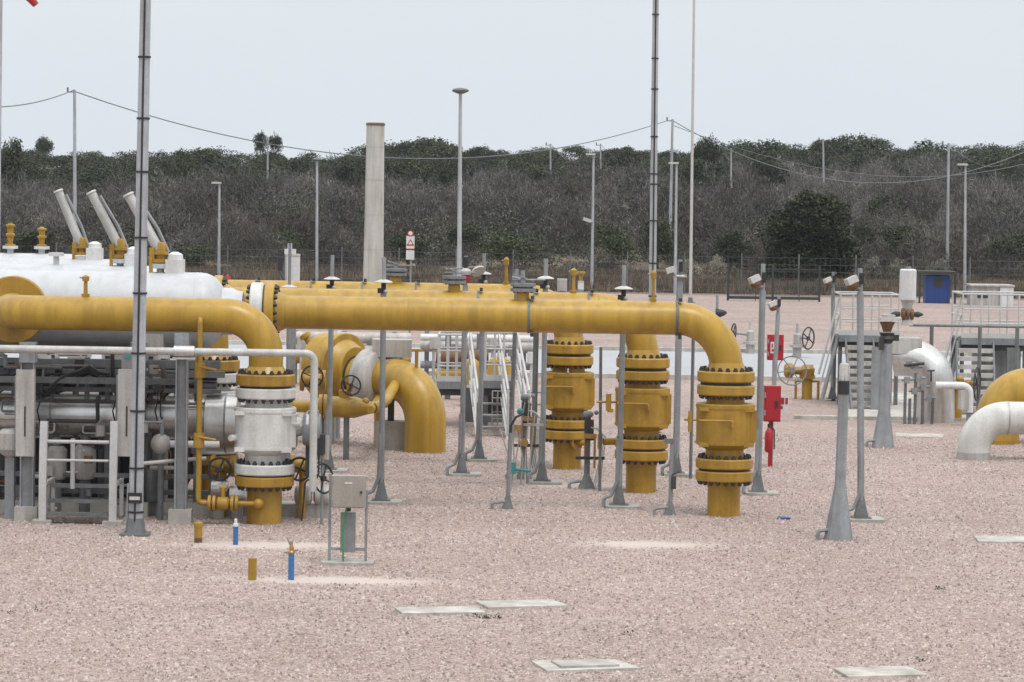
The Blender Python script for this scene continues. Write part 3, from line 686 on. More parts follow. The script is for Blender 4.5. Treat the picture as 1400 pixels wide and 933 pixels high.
# steps
th = thing('access_steps', 'white-sided metal steps with three dark treads in front of the clad header', 'steps', (XS(107,46),46,0))
Yf, Yb = 45.55, 46.6
for px in (58, 154):
    g = AT(px,708,Yf)
    s = MB(); zt = AT(px,577,Yf).z
    pr = [(Yf-.03,.05),(Yf+.05,.05),(Yf+.05,.62),(Yf+.14,zt*.72),(Yf+.16,zt),(Yf+.06,zt),(Yf+.0,zt*.72),(Yf-.03,.62)]
    s.prism([(g.x-.055,a,b) for a,b in pr],(.11,0,0))
    s.box(g.x-.03,g.x+.03,Yf+.25,Yb,.55,.60).box(g.x-.03,g.x+.03,Yb-.05,Yb,.03,.55)
    part('stringer', s, M['rail'], th)
    part('foot', MB().box(g.x-.14,g.x+.14,Yf-.12,Yf+.15,-.02,.06), M['concrete'], th)
xa, xb = XS(58,Yf)+.056, XS(154,Yf)-.056
for i, (py, z) in enumerate(((702,0),(686,0),(667,0))):
    zz = AT(105,py,Yf).z; y = Yf+.0+i*.22
    part('tread', MB().box(xa,xb,y,y+.2,zz-.035,zz).box(xa,xb,y-.012,y-.001,zz-.045,zz+.005), M['galvdark'], th)
part('rail', MB().cyl((xa,Yf+.08,AT(105,605,Yf).z),(xb,Yf+.08,AT(105,605,Yf).z),.028,n=10), M['rail'], th)
part('rail', MB().cyl((xa,Yf+.02,AT(105,630,Yf).z),(xb,Yf+.02,AT(105,630,Yf).z),.02,n=10), M['rail'], th)
part('upright', MB().cyl((XS(100,Yf+.3),Yf+.3,.5),(XS(100,Yf+.3),Yf+.3,AT(100,600,Yf+.3).z),.035,n=10), M['rail'], th)

# ------------------------------------------------------------------ tall masts
def mast(bx, by, tx, ty, w0, w1, label, ztop=None, bands=(), box=None, Y=None, cable=True):
    g = G(bx,by) if Y is None else Vector((AT(bx,by,Y).x,Y,0))
    t = AT(tx,ty,g.y)
    z1 = ztop or t.z; d = (Vector((t.x,0,t.z))-Vector((g.x,0,0 if Y is None else AT(bx,by,Y).z)))
    top = Vector((g.x + d.x/d.z*z1, g.y, z1))
    if Y is not None: g = Vector((g.x - d.x/d.z*AT(bx,by,Y).z, Y, 0))
    th = thing('light_mast', label, 'mast', g, 'tall masts')
    part('pole', MB().tube([g, g.lerp(top,.5), top], [w0,(w0+w1)/2,w1], 8), M['mast'], th, sharp=30)
    a = lambda z: g.lerp(top, z/z1); rad = lambda z: w0+(w1-w0)*z/z1
    if cable:
        part('cable', MB().tube([a(.1)+Vector((0,-rad(.1)-.012,0)), a(z1*.5)+Vector((0,-rad(z1*.5)-.012,0)), a(z1*.98)+Vector((0,-rad(z1)-.012,0))],.016,6), M['black'], th)
    for py in bands:
        z = AT(bx,py,g.y).z
        part('clamp', MB().lathe(a(z),(0,0,1),[(-.014,rad(z)+.014),(.014,rad(z)+.014)],12), M['black'], th)
    part('base_plate', MB().box(g.x-.21,g.x+.21,g.y-.21,g.y+.21,-.02,.035).lathe(g,(0,0,1),[(.03,w0+.05),(.25,w0+.02)],8), M['galvdark'], th)
    return th, a, rad
th, a, rad = mast(185,732,199,0,.105,.062,'tall grey mast with a cable and black clamps, nearest the camera at left',12,(78,162,235,325,401,483,562,640,700),None)
z = AT(185,680,ORG[th.name].y).z; p = a(z)
part('clamp_box', MB().obox(p+Vector((0,-.13,0)),.20,.06,.15), M['black'], th)
part('clamp_label', MB().obox(p+Vector((0,-.165,0)),.15,.008,.05), M['lampglass'], th)
part('base_conduit', MB().tube(rounded([p+Vector((-.2,0,-.55)),p+Vector((-.12,0,-.45)),p+Vector((-.1,0,.2))],.05,3),.03,8), M['galv'], th)
mast(890,592,896.5,0,.085,.055,'tall grey mast with black clamps rising behind the front yellow pipe',13,(20,80,122,187,238,252,302,360,405))
th, a, rad = mast(628,370,630,126,.10,.06,'tall slim mast with a flat lamp disc on top, right of the concrete stack',None,(),None,115,False)
zt = AT(630,124,115).z
tp = a(zt)
part('lamp_disc', MB().lathe(tp,(0,0,1),[(-.12,.12),(-.04,.30),(.02,.32),(.06,.26),(.10,.08)],20), M['galvdark'], th)
th, a, rad = mast(944,400,949,0,.075,.05,'very thin pale mast right of the dark clamped mast',18,(),None,143,False)
kk = [c for c in kids(th) if c.name.startswith('pole')][0]; kk.data.materials[0] = M['lampglass']
th, a, rad = mast(-2,335,1.3,0,.06,.05,'slim windsock mast at the left edge of the view',12.9,(),None,110,False)
ws = a(12.85)
tipz = AT(49,7,110)
th = thing('windsock', 'red and white windsock tip drooping at the top left', 'windsock', ws)
seg = [ws, ws.lerp(Vector((tipz.x,110,tipz.z)),.25), ws.lerp(Vector((tipz.x,110,tipz.z)),.5), ws.lerp(Vector((tipz.x,110,tipz.z)),.75), Vector((tipz.x,110,tipz.z))]
rs = [.34,.28,.22,.17,.12]
for i in range(4): part('sleeve_band', MB().tube([seg[i],seg[i+1]],[rs[i],rs[i+1]],14), M['red'] if i%2 else M['white'], th)
# concrete stack
g = Vector((AT(510,400,112).x,112,0)); t = AT(513.5,168,112)
th = thing('concrete_stack', 'tall pale round concrete stack left of the lamp mast', 'stack', g)
r0, r1 = 14*112/4200, 12.3*112/4200
part('shaft', MB().tube([g,g.lerp(Vector((t.x,112,t.z)),.5),Vector((t.x,112,t.z-.1))],[r0+.02,(r0+r1)/2,r1],32), M['stack'], th)
part('rim', MB().lathe((t.x,112,t.z-.1),(0,0,1),[(0,r1+.02),(.06,r1+.02),(.1,r1-.02)],32), M['brown'], th)
for f in (.2,.38,.55,.72,.88): p = g.lerp(Vector((t.x,112,t.z)),f); part('joint_ring', MB().lathe(p,(0,0,1),[(0,r0+(r1-r0)*f+.006),(.02,r0+(r1-r0)*f+.006)],32), M['concrete'], th)

# ------------------------------------------------------------------ lamp posts in the yard
def lamp_post(bx, by, tx, ty, kind, label, lamp_py=None, r=.048, pad=True, conduit=True, Y=None, group='lamp posts in the yard'):
    g = G(bx,by) if Y is None else Vector((AT(bx,by,Y).x,Y,0))
    t = AT(tx,ty,g.y); top = Vector((t.x,g.y,t.z))
    th = thing('lamp_post', label, 'lamp post', g, group)
    zl = AT(tx,lamp_py,g.y).z if lamp_py else t.z-.3
    a = lambda z: g.lerp(top, z/t.z)
    part('pole', MB().tube([g+Vector((0,0,.04)), a(zl-.15)],r,12), M['galv'], th)
    part('upper_rod', MB().cyl(a(zl-.16), top, r*.72, n=10), M['galv'], th)
    ft = MB().lathe(g,(0,0,1),[(.035,.145),(.06,.14),(.32,r+.012),(.36,r+.004)],4)
    ft.box(g.x-.15,g.x+.15,g.y-.15,g.y+.15,.015,.034)
    part('foot', ft, M['galvdark'], th).location.z += .03
    if pad: part('base_pad', MB().cbox((g.x+.06,g.y-.02,-.02),.56,.56,.13,.05), M['concrete'], th)
    if conduit:
        part('conduit', MB().tube(rounded([(g.x-.25,g.y-.08,-.03),(g.x-.25,g.y-.08,.15),(g.x-.13,g.y-.07,.20),(g.x-.04,g.y-r-.02,.42),(g.x-.03,g.y-r-.02,1.1)],.06,4),.03,8), M['galv'], th)
    c = a(zl)
    if kind == 'disc':
        part('lamp_disc', MB().lathe(c,(0,0,1),[(-.035,.145),(-.025,.15),(-.01,.13),(.005,.09),(.02,.045)],24), M['lampglass'], th)
        part('lamp_socket', MB().cyl(c+Vector((0,0,-.2)),c+Vector((0,0,-.03)),.04,n=10).obox(c+Vector((-.05,-.03,-.16)),.09,.08,.08), M['black'], th)
        part('lamp_lens', MB().sphere(c+Vector((.04,-.05,-.17)),.035), M['lampglass'], th)
    elif kind == 'flood':
        part('bracket', MB().tube([c+Vector((0,-.05,-.08)),c+Vector((-.10,-.08,-.06)),c+Vector((-.16,-.1,0))],.022,8), M['galv'], th)
        m = Matrix.Rotation(-.45,3,'Y') @ Matrix.Rotation(.25,3,'Z')
        part('lamp_head', MB().obox(c+Vector((-.15,-.1,.05)),.17,.18,.11,m), M['lampglass'], th)
        part('lamp_bowl', MB().lathe(c+Vector((-.135,-.1,.0)),m@Vector((0,0,-1)),[(0,.10),(.06,.09),(.10,.05)],14), M['brown'], th)
        part('ballast', MB().obox(c+Vector((.01,-.06,.08)),.07,.07,.17), M['black'], th)
    elif kind == 'dish':
        part('lamp_disc', MB().lathe(c+Vector((0,0,-.05)),(0,0,1),[(-.02,.12),(.0,.13),(.025,.08)],20), M['lampglass'], th)
        m = Matrix.Rotation(-.3,3,'Y')
        part('lamp_head', MB().obox(c+Vector((-.17,-.08,.06)),.16,.14,.10,m), M['lampglass'], th)
        part('ballast', MB().obox(c+Vector((.01,-.06,.12)),.07,.07,.18), M['black'], th)
        part('bracket', MB().cyl(c+Vector((-.25,-.05,-.03)),c+Vector((.12,-.05,-.03)),.015,n=6), M['galv'], th)
    elif kind == 'beacon':
        part('beacon', MB().lathe(c,(0,0,1),[(-.1,.085),(.0,.095),(.02,.07),(.04,.03)],16), M['red'], th)
        part('beacon_cap', MB().lathe(c+Vector((0,0,.03)),(0,0,1),[(0,.10),(.07,.10),(.12,.05)],16), M['lampglass'], th)
        part('horn', MB().cyl(c+Vector((0,0,.14)),c+Vector((0,0,.34)),.055,n=12), M['black'], th)
        part('lamp_head', MB().lathe(c+Vector((.20,-.04,.15)),(.3,-.5,-.6),[(0,.05),(.05,.12),(.09,.13)],14), M['lampglass'], th)
        part('bracket', MB().cyl(c+Vector((-.35,-.03,.12)),c+Vector((.2,-.03,.17)),.015,n=6), M['galv'], th)
    return th
lamp_post(521,688,525,352,'disc','disc lamp post in front of the yellow elbow that enters the ground, left of centre',384)
lamp_post(449,645,454.5,349,'disc','disc lamp post rising behind the padded switch',380)
lamp_post(655,630,662,347,'disc','disc lamp post right of the beacon post, beside the white stair rail',373)
lamp_post(741,661,746.5,354,'disc','disc lamp post just left of the rear yellow valve',379)
lamp_post(846,694,853.5,363,'disc','disc lamp post in front of the middle yellow valve',393)
lamp_post(631,650,637,350,'beacon','post with red beacon and black horn on top, between the yellow elbow and the stairs',378)
lamp_post(1036,676,1043.5,361,'flood','box floodlight post beside the red cabinet',386,.055)
lamp_post(1177,712,1176,367,'flood','box floodlight post on a concrete pad, right of the tapered bollard post',388,.055)
lamp_post(924,650,930,355,'dish','floodlight post with flat disc between the middle and nearest yellow valves',374,.06)
lamp_post(392,640,396.5,333,'disc','disc lamp post mostly hidden behind the white valve, its rod by the white cabinet',391, .04)
def small_lamp_post(bx, by, tx, ty, label):
    return lamp_post(bx,by,tx,ty,'flood',label,ty+14,.05,False,False)
small_lamp_post(1138,548,1139,372,'slim post with a pale floodlight box left of the right-hand white railing')
small_lamp_post(1056,575,1065,405,'slim twin post with small floodlight behind the red cabinet')
# bollard-like tapered posts
def tapered_post(bx, by, ty, w, wf, label, cap=None):
    g = G(bx,by); k = g.y/4200; z = AT(bx+(by-ty)*.018,ty,g.y).z
    top = Vector((g.x+.016*z,g.y,z))
    th = thing('tapered_post', label, 'post', g, 'grey posts with flared feet')
    h = 78*k if w < 16 else 48*k
    a = lambda q: g.lerp(top,q/z)
    part('post', MB().tube([g,a(h*.05),a(h),a(z-.02)],[wf*k/2*1.08,wf*k/2*1.03,w*k/2,w*k/2*.95],8), M['galv'], th, sharp=25)
    part('conduit', MB().tube(rounded([g+Vector((-wf*k*.75,-.05,-.02)),g+Vector((-wf*k*.75,-.05,.13)),g+Vector((-wf*k*.3,-.05,.15))],.05,4),.028,8), M['galv'], th)
    return th, a, k, z
th, a, k, z = tapered_post(1146,738,498,15,38,'grey tapered post with flared foot and a dark band near its top')
part('band', MB().lathe(a(z*.83),(0,0,1),[(0,.085),(.0+18*k,.085)],16), M['black'], th)
part('cap', MB().lathe(a(z*.83+18*k+.01),(0,0,1),[(0,.075),(.2,.078),(.25,.06)],16), M['lampglass'], th)
th, a, k, z = tapered_post(1207,612,470,17,30,'grey tapered post carrying an instrument head, before the silver elbow')
p = a(z)
part('instrument_head', MB().lathe(p,(0,0,1),[(0,.10),(.1,.16),(.16,.13),(.22,.16)],16).obox(p+Vector((-.12,-.1,.0)),.1,.1,.25).obox(p+Vector((.16,0,.12)),.16,.1,.12), M['dark'], th)
part('yoke', MB().lathe(p+Vector((.0,-.02,.24)),(0,0,1),[(0,.08),(.12,.12),(.2,.16)],14), M['brown'], th)
part('lid', MB().obox(p+Vector((.06,-.02,.50)),.42,.3,.07), M['lampglass'], th)
part('lid_top', MB().obox(p+Vector((.02,-.02,.56)),.25,.24,.05), M['plate'], th)

# short conduit post
def conduit_post(bx, by, tx, ty, label, r=.035):
    g = G(bx,by); t = AT(tx,ty,g.y)
    th = thing('conduit_post', label, 'post', g, 'short conduit posts')
    part('pole', MB().tube([g,t],r,10), M['galv'], th)
    part('foot', MB().lathe(g,(0,0,1),[(0,.13),(.03,.12),(.22,r+.01),(.25,r)],4), M['galvdark'], th)
    part('conduit', MB().tube(rounded([g+Vector((-.25,-.05,-.02)),g+Vector((-.25,-.05,.10)),g+Vector((-.04,-.05,.12))],.05,4),.025,8), M['galv'], th)
    return th, g, t
th, g, t = conduit_post(694,696,698,592,'short conduit post with a black cable loop at its top, before the stairs')
part('cable', MB().tube([t+Vector((-.0,0,-.05)),t+Vector((-.0,0,.1)),t+Vector((.08,0,.25)),t+Vector((.2,.1,.3))],.02,8), M['black'], th)
th, g, t = conduit_post(916,704,919,606,'short conduit post between the nearest yellow valve and the middle one')
part('tap', MB().obox(t+Vector((.03,-.04,-.62)),.08,.08,.2).cyl(t+Vector((0,-.03,-.5)),t+Vector((.12,-.03,-.45)),.015,n=6), M['dark'], th)
part('head', MB().obox(t+Vector((-.05,0,.03)),.14,.08,.08), M['galvdark'], th)
def rod(bx, by, tx, ty, r, label, m='galvdark'):
    g = G(bx,by); t = AT(tx,ty,g.y)
    return single('slim_post', MB().tube([g-Vector((0,0,.05)),t],r,8), M[m], label, 'post', g, 'slim bare posts')
rod(820,672,821.5,475,.026,'thin dark post between the rear and middle yellow valves')
rod(729,640,733,455,.05,'plain grey post left of the rear yellow valve, behind the lamp post')
rod(697,622,704,455,.04,'slim plain post at the corner of the stair platform')
rod(944,655,948,455,.03,'thin post carrying a small yellow tap left of the nearest valve')
p = AT(943,574,G(944,655).y)
th = thing('yellow_tap', 'small yellow tap on a thin post left of the nearest yellow valve', 'tap', p, 'small yellow taps beside the valves')
part('body', MB().obox(p,.07,.08,.10).cyl(p+Vector((0,-.02,-.22)),p+Vector((0,-.02,.16)),.03,n=10).cyl(p+Vector((-.1,0,0)),p+Vector((.3,0,0)),.022,n=8), M['yellow2'], th)
p = AT(832,550,Y2-.2)
th = thing('yellow_tap', 'small yellow tap on a level rod left of the middle yellow valve', 'tap', p, 'small yellow taps beside the valves')
part('body', MB().cyl(p+Vector((0,-.02,-.14)),p+Vector((0,-.02,.14)),.045,n=10).cyl(p+Vector((-.2,0,0)),p+Vector((.35,.1,0)),.02,n=8).obox(p+Vector((.03,-.03,-.14)),.1,.06,.06), M['yellow2'], th)
p = AT(825,604,Y2+.1)
th = thing('yellow_tap', 'yellow pipe stub with a tap low on the left of the middle valve', 'tap', p, 'small yellow taps beside the valves')
part('body', MB().cyl(p+Vector((-.0,0,0)),p+Vector((.4,.1,0)),.06,n=12).cyl(p+Vector((-.06,0,-.12)),p+Vector((-.06,0,.12)),.04,n=10), M['yellow2'], th)
p = AT(786,605,Y3-.3)
th = thing('yellow_tap', 'yellow flanged stub low on the right of the rear valve', 'tap', p, 'small yellow taps beside the valves')
part('body', MB().cyl(p+Vector((-.1,.1,0)),p+Vector((.25,-.1,0)),.055,n=12).cyl(p+Vector((-.02,0,0)),p+Vector((.02,-.02,0)),.12,n=16).cyl(p+Vector((.1,0,-.1)),p+Vector((.1,0,.2)),.035,n=8), M['yellow2'], th)
# instrument stand at 803
def instrument_stand(bx, by, tx, ty, label, twin=False):
    g = G(bx,by); t = AT(tx,ty,g.y); z = t.z
    th = thing('instrument_stand', label, 'instrument', g, 'instrument stands with fittings')
    part('pole', MB().tube([g,t],.05,10), M['galvdark'], th)
    part('foot', MB().lathe(g,(0,0,1),[(0,.2),(.03,.19),(.25,.06),(.3,.05)],4), M['galvdark'], th)
    part('conduit', MB().tube(rounded([g+Vector((-.3,-.05,-.02)),g+Vector((-.3,-.05,.10)),g+Vector((-.05,-.05,.14))],.05,4),.028,8), M['galv'], th)
    part('bracket', MB().obox(g+Vector((.05,-.06,z*.42)),.5,.04,.05), M['dark'], th)
    part('instrument_box', MB().obox(t+Vector((.02,-.02,-.25)),.16,.1,.35), M['dark'], th)
    part('transmitter', MB().lathe(t+Vector((-.08,-.05,.02)),(1,0,0),[(0,.04),(.03,.06),(.12,.06),(.17,.03)],14).sphere(t+Vector((.14,-.05,.05)),.04), M['grey'], th)
    part('manifold', MB().obox(t+Vector((.05,-.08,-.35)),.2,.06,.08).cyl(t+Vector((.12,-.08,-.9)),t+Vector((.12,-.08,-.35)),.02,n=6).cyl(t+Vector((-.05,-.08,-.7)),t+Vector((-.05,-.08,-.3)),.015,n=6), M['brass'], th)
    tb = MB()
    for k in range(4): tb.tube(rounded([t+Vector((.05+.03*k,-.1,-.2)),t+Vector((.22+.03*k,-.1,-.25-.04*k)),t+Vector((.2+.02*k,-.06,-.8)),Vector((g.x+.1+.04*k,g.y-.05,.0))],.05,3),.009,6)
    part('tubing', tb, M['lampglass'], th)
    return th
instrument_stand(802,668,804,568,'instrument stand with grey transmitter in front of the rear yellow valve')
instrument_stand(716,655,718,545,'instrument stand with tangled tubing before the right stair rail')
g = G(708,664); 
th = thing('tube_manifold', 'cluster of thin steel tubes with a teal valve low in front of the stairs', 'manifold', g)
tb = MB()
for k in range(6):
    x = g.x-.18+k*.075; tb.tube([(x,g.y+rng.uniform(-.1,.1),0),(x+rng.uniform(-.04,.04),g.y,.45),(x+rng.uniform(-.15,.15),g.y,.95+rng.uniform(0,.6))],.012,6)
tb.obox((g.x+.25,g.y,1.05),.35,.05,.04)
part('tubing', tb, M['plate'], th)
part('valve_body', MB().cyl((g.x-.1,g.y-.05,.2),(g.x-.1,g.y-.05,.40),.055,n=12).cyl((g.x-.2,g.y-.05,.3),(g.x+.22,g.y-.05,.26),.025,n=8), M['teal'], th)
part('regulator', MB().sphere((g.x+.02,g.y-.06,1.28),.06), M['teal'], th)
part('gauge', MB().cyl((g.x+.1,g.y-.06,.75),(g.x+.1,g.y-.1,.75),.07,n=14), M['brass'], th)
part('block', MB().obox((g.x-.02,g.y-.04,1.0),.12,.06,.1), M['brass'], th)
# ------------------------------------------------------------------ big elbow and launcher drum in the middle
CE = G(581, 618); YE = CE.y
th = thing('launcher_trap', 'large yellow elbow plunging into the gravel, pale disc section and drum behind', 'pipe', CE)
dv = Vector((-math.cos(R(40)), math.sin(R(40)), 0)); zc = 1.36; rb = .80; re = .40
s0 = Vector((CE.x, YE, zc)) + dv*rb
pts = rounded([Vector((CE.x,YE,-.1)), Vector((CE.x,YE,zc)), s0 + dv*1.3], rb-.001, 16)
part('elbow', MB().tube(pts, re, 36), M['yellow'], th)
part('collar', MB().lathe(s0+dv*.0,dv,[(0,re+.008),(.05,re+.008)],36), M['grey'], th)
part('collar', MB().lathe(s0+dv*.98,dv,[(0,re+.02),(.04,re+.02)],36), M['black'], th)
part('isolating_disc', MB().lathe(s0+dv*.26,dv,[(0,.42),(.03,.55),(.06,.585),(.40,.60),(.46,.56),(.52,.42)],44), M['plate'], th)
part('top_block', MB().obox(s0+dv*.25+Vector((.12,.1,.60)),.75,.5,.34), M['plate'], th)
part('drum', MB().lathe(s0+dv*1.05+Vector((0,0,.17)),dv,[(0,.41),(.28,.56),(.34,.64),(.38,.665),(.85,.665),(1.0,.5),(1.02,.2)],44), M['yellow'], th)
part('drum_door', MB().lathe(s0+dv*1.36+Vector((0,0,.17)),-dv,[(-.01,.67),(.03,.68),(.05,.66)],44), M['yellow2'], th)
vv = Vector((CE.x,YE,0))+dv*.25; part('vent', MB().cyl(vv+Vector((0,0,1.58)),vv+Vector((0,0,1.95)),.035,n=10).obox(vv+Vector((0,0,1.95)),.2,.06,.05), M['yellow2'], th)
gx, gy = (s0+dv*.1).x, (s0+dv*.1).y
part('plinth', MB().box(gx-.30,gx+.30,gy-.25,gy+.25,-.05,.55), M['concrete'], th)
part('saddle', MB().box(gx-.06,gx+.06,gy-.12,gy+.12,.552,zc-.38), M['dark'], th)
d2 = s0+dv*2.0; part('plinth', MB().box(d2.x-.3,d2.x+.3,d2.y-.3,d2.y+.3,-.05,.7), M['concrete'], th)
# slanted side branch
p = AT(424,470,62); u = Vector((.55,.0,-.83))
th = thing('slanted_branch', 'slanted pale yellow branch pipe with a black lever left of the yellow drum', 'pipe', AT(432,500,62))
part('pipe', MB().lathe(p-u*.25,u,[(0,.05),(.02,.12),(.1,.12),(.11,.07),(.25,.07),(.26,.14),(.34,.14),(.36,.10),(.62,.12),(.8,.2),(1.4,.22)],20), M['yellow'], th)
part('lever', MB().cyl(p+Vector((-.12,-.16,-.22)),p+Vector((.24,-.16,.13)),.022,n=8), M['black'], th)
part('support', MB().cyl((p.x+.55,62,0),(p.x+.55,62,.75),.08,n=10), M['galv'], th)
# lower yellow line
YL = 57.2
def q(px, py=557): return AT(px,py,YL)
th = thing('bypass_line', 'low yellow bypass line with flanges and a black handwheel below the drum', 'pipe', (q(470).x,YL,0))
z = q(470).z; X = lambda px: q(px).x
part('pipe', MB().lathe((X(395),YL,z),(1,0,0),[(0,.11),(X(436)-X(395),.11),(X(449)-X(395),.20),(X(485)-X(395),.20),(X(505)-X(395),.12),(X(512)-X(395),.105)],24), M['yellow'], th)
part('elbow', MB().tube(rounded([(X(395)+.01,YL,z),(X(395)-.5,YL,z),(X(395)-.5,YL,-.05)],.22,6),.11,16), M['yellow'], th)
fb = MB()
for px in (436,443): fb.lathe((X(px),YL,z),(1,0,0),[(0,.235),(.07,.235)],24)
part('flange', fb, M['yellow2'], th)
part('elbow', MB().tube([Vector((X(511),YL,z)),Vector((X(518),YL+.1,z+.03)),Vector((X(527),YL+.8,z+.12)),Vector((X(534),YL+2.0,z+.3))],.105,16), M['yellow'], th)
w = AT(480,527,YL-.2); part('hand_wheel', MB().wheel(w,(.35,-.9,.2),.185,.016), M['black'], th)
part('bonnet', MB().cyl(w,w+Vector((-.05,.25,-.12)),.05,n=10).cyl((X(470),YL,z+.15),(X(470),YL,z+.32),.10,n=14), M['yellow2'], th)
part('boss', MB().sphere((X(500),YL-.05,z+.12),.07), M['yellow2'], th)
part('stand', MB().box(X(474)-.05,X(474)+.05,YL-.1,YL+.1,0,z-.15).cyl((X(440),YL,0),(X(440),YL,z-.2),.05,n=10), M['galvdark'], th)
w = AT(427,515,YL+.6); 
th = thing('hand_wheel_valve', 'dark handwheel seen behind the end of the long white pipe', 'hand wheel', (w.x,w.y,0), 'handwheels near the launcher')
part('hand_wheel', MB().wheel(w,(0.1,-1,0),.20,.018), M['black'], th)
part('valve_body', MB().cyl(w,w+Vector((0,.3,0)),.04,n=8).lathe(w+Vector((-.25,.35,-.1)),(1,0,0),[(0,.2),(.07,.2),(.08,.13),(.4,.13),(.41,.2),(.48,.2)],20).cyl((w.x,w.y+.35,0),(w.x,w.y+.35,w.z-.2),.06,n=8), M['yellow2'], th)
a = AT(507,566,56.3); b = G(516,614)
th = single('thin_riser', MB().tube(rounded([(a.x-.02,56.6,a.z+.05),(a.x+.0,b.y,a.z+.05),(b.x,b.y,a.z+.05),(b.x,b.y,-.05)],.08,5),.075,14).sphere((a.x,b.y,a.z+.05),.13), M['yellow'], 'thin yellow pipe bending down into the gravel left of the large elbow', 'pipe', (b.x,b.y,0))
# background yellow pipes under platforms
def upright_pipe(px, py0, py1, Y, r, m, label, cap=True):
    x = AT(px,py0,Y).x; z1 = AT(px,py0,Y).z; zb = AT(px,py1,Y).z
    th = thing('upright_pipe', label, 'pipe', (x,Y,0), 'yellow uprights behind the platforms')
    part('pipe', MB().lathe((x,Y,-.05),(0,0,1),[(0,r),(z1-.15,r),(z1-.02,r*.8),(z1+.05,r*.35)],28), m, th)
    part('flange', MB().lathe((x,Y,zb),(0,0,1),[(0,r*1.35),(.12,r*1.35),(.13,r*1.1),(.16,r*1.1),(.17,r*1.35),(.29,r*1.35)],28), m, th)
upright_pipe(683,487,530,69,.27,M['yellow'],'rounded pale yellow upright seen through the right platform rail')
upright_pipe(645,490,560,72,.20,M['yellow2'],'dull yellow upright seen between the two stair rails')
th = thing('shaded_cross_pipe', 'pair of level pipes behind the left white railing, the upper browned as if shaded', 'pipe', (AT(617,500,74).x,74,0))
for py, r in ((488,.16),(512,.13)):
    p0, p1 = AT(596,py,74), AT(668,py,74); part('pipe', MB().cyl(p0,p1,r,n=16), M['brown'] if py<500 else M['yellow2'], th)  # brown on the upper pipe stands in for shade on yellow paint
part('post', MB().box(AT(612,500,74).x-.07,AT(612,500,74).x+.07,74.2,74.35,0,1.6).box(AT(655,500,74).x-.07,AT(655,500,74).x+.07,74.2,74.35,0,1.6), M['galvdark'], th)

# ------------------------------------------------------------------ platforms
def platform(name_label, px0, px1, py_deck, py_rail, Y, depth, stair_px, stair_dx, group, lattice=True, sides=True, dark=False):
    a = AT(px0,py_deck,Y); b = AT(px1,py_deck,Y); zd = (a.z+b.z)/2; zr_ = AT((px0+px1)/2,py_rail,Y).z
    th = thing('access_platform', name_label, 'platform', ((a.x+b.x)/2,Y,0), group)
    part('deck', MB().box(a.x,b.x,Y,Y+depth,zd-.05,zd).box(a.x,b.x,Y-.012,Y-.001,zd-.16,zd-.01), M['grey'], th)
    part('deck_frame', MB().box(a.x+.02,b.x-.02,Y+.05,Y+depth-.12,zd-.30,zd-.051), M['dark'], th)
    for x in (a.x+.05,b.x-.05):
        for y in (Y+.14,Y+depth-.15): part('leg', MB().box(x-.045,x+.045,y-.045,y+.045,0,zd-.051), M['galvdark'], th)
    rl = MB(); n = max(3,int((b.x-a.x)/.45))
    for yy in (Y+.03,Y+depth-.03):
        for k in range(n+1):
            x = a.x+.03+(b.x-a.x-.06)*k/n; rl.cyl((x,yy,zd),(x,yy,zr_),.021,n=8)
        for f in (.33,.66,1): rl.cyl((a.x+.03,yy,zd+(zr_-zd)*f),(b.x-.03,yy,zd+(zr_-zd)*f),.022 if f==1 else .016,n=8)
    if sides:
        for x in (a.x+.03,b.x-.03):
            for f in (.5,1): rl.cyl((x,Y+.03,zd+(zr_-zd)*f),(x,Y+depth-.03,zd+(zr_-zd)*f),.024,n=8)
    rl.box(a.x,b.x,Y-.001,Y+.012,zd+.001,zd+.12)
    part('railing', rl, M['rail'], th)
    if lattice:
        lt = MB()
        for k in range(5):
            x = a.x+(b.x-a.x)*(.3+.7*k/4); lt.cyl((x,Y-.25,.1),(x,Y-.25,zd-.2),.014,n=6)
        for k in range(6):
            z = .1+(zd-.3)*k/5; lt.cyl((a.x+(b.x-a.x)*.3,Y-.25,z),(b.x,Y-.25,z),.014,n=6)
        part('lattice', lt, M['plate'], th)
    return th, a, b, zd, zr_
def stairs(th, x0, x1, y_top, z_top, y_bot, z_rail, m, lean=0.0, rails=True, tt=.03):
    n = max(3,int(round(z_top/.19))); dy = (y_bot-y_top)
    for x in (x0,x1):
        s = MB(); pr = [(y_top,z_top),(y_top,z_top-.2),(y_bot-.0,-.0),(y_bot-.18*0+ (0.22 if dy>0 else -.22),0)]
        s.prism([(x-.02+lean*(1-max(0,q_)/z_top),p,q_) for p,q_ in pr],(.04,0,0)); part('stringer', s, m, th)
    for k in range(1,n):
        z = z_top*k/n; y = y_bot+(y_top-y_bot)*k/n
        l_ = lean*(1-k/n); part('tread', MB().box(x0+.021+l_,x1-.021+l_,y-.10,y+.13,z-tt,z), M['plate'] if tt>.04 else M['galv'], th)
    if rails:
        for x in (x0,x1):
            r_ = MB(); hr = z_rail-z_top
            for f in (.3,.62,1.0): r_.cyl((x,y_top,z_top+hr*f),(x+lean,y_bot,hr*f),.025,n=8)
            for k in (0,.5,1): r_.cyl((x+lean*k,y_top+dy*k,z_top*(1-k)),(x+lean*k,y_top+dy*k,z_top*(1-k)+hr),.026,n=8)
            part('handrail', r_, M['rail'], th)
th, a, b, zd, zt = platform('grey deck with white railing behind the large yellow elbow, the left of two', 597,637,522,458,65.5,1.3,0,0,'access platforms with white rails',False)
stairs(th, AT(640,560,64.5).x, AT(640,560,64.5).x+.62, 66.2, zd, 62.6, zt, M['rail'], .22)
th, a, b, zd, zt = platform('grey deck with white railing and a lattice below, before the rear yellow valve', 661,703,521,455,65.0,1.2,0,0,'access platforms with white rails',True)
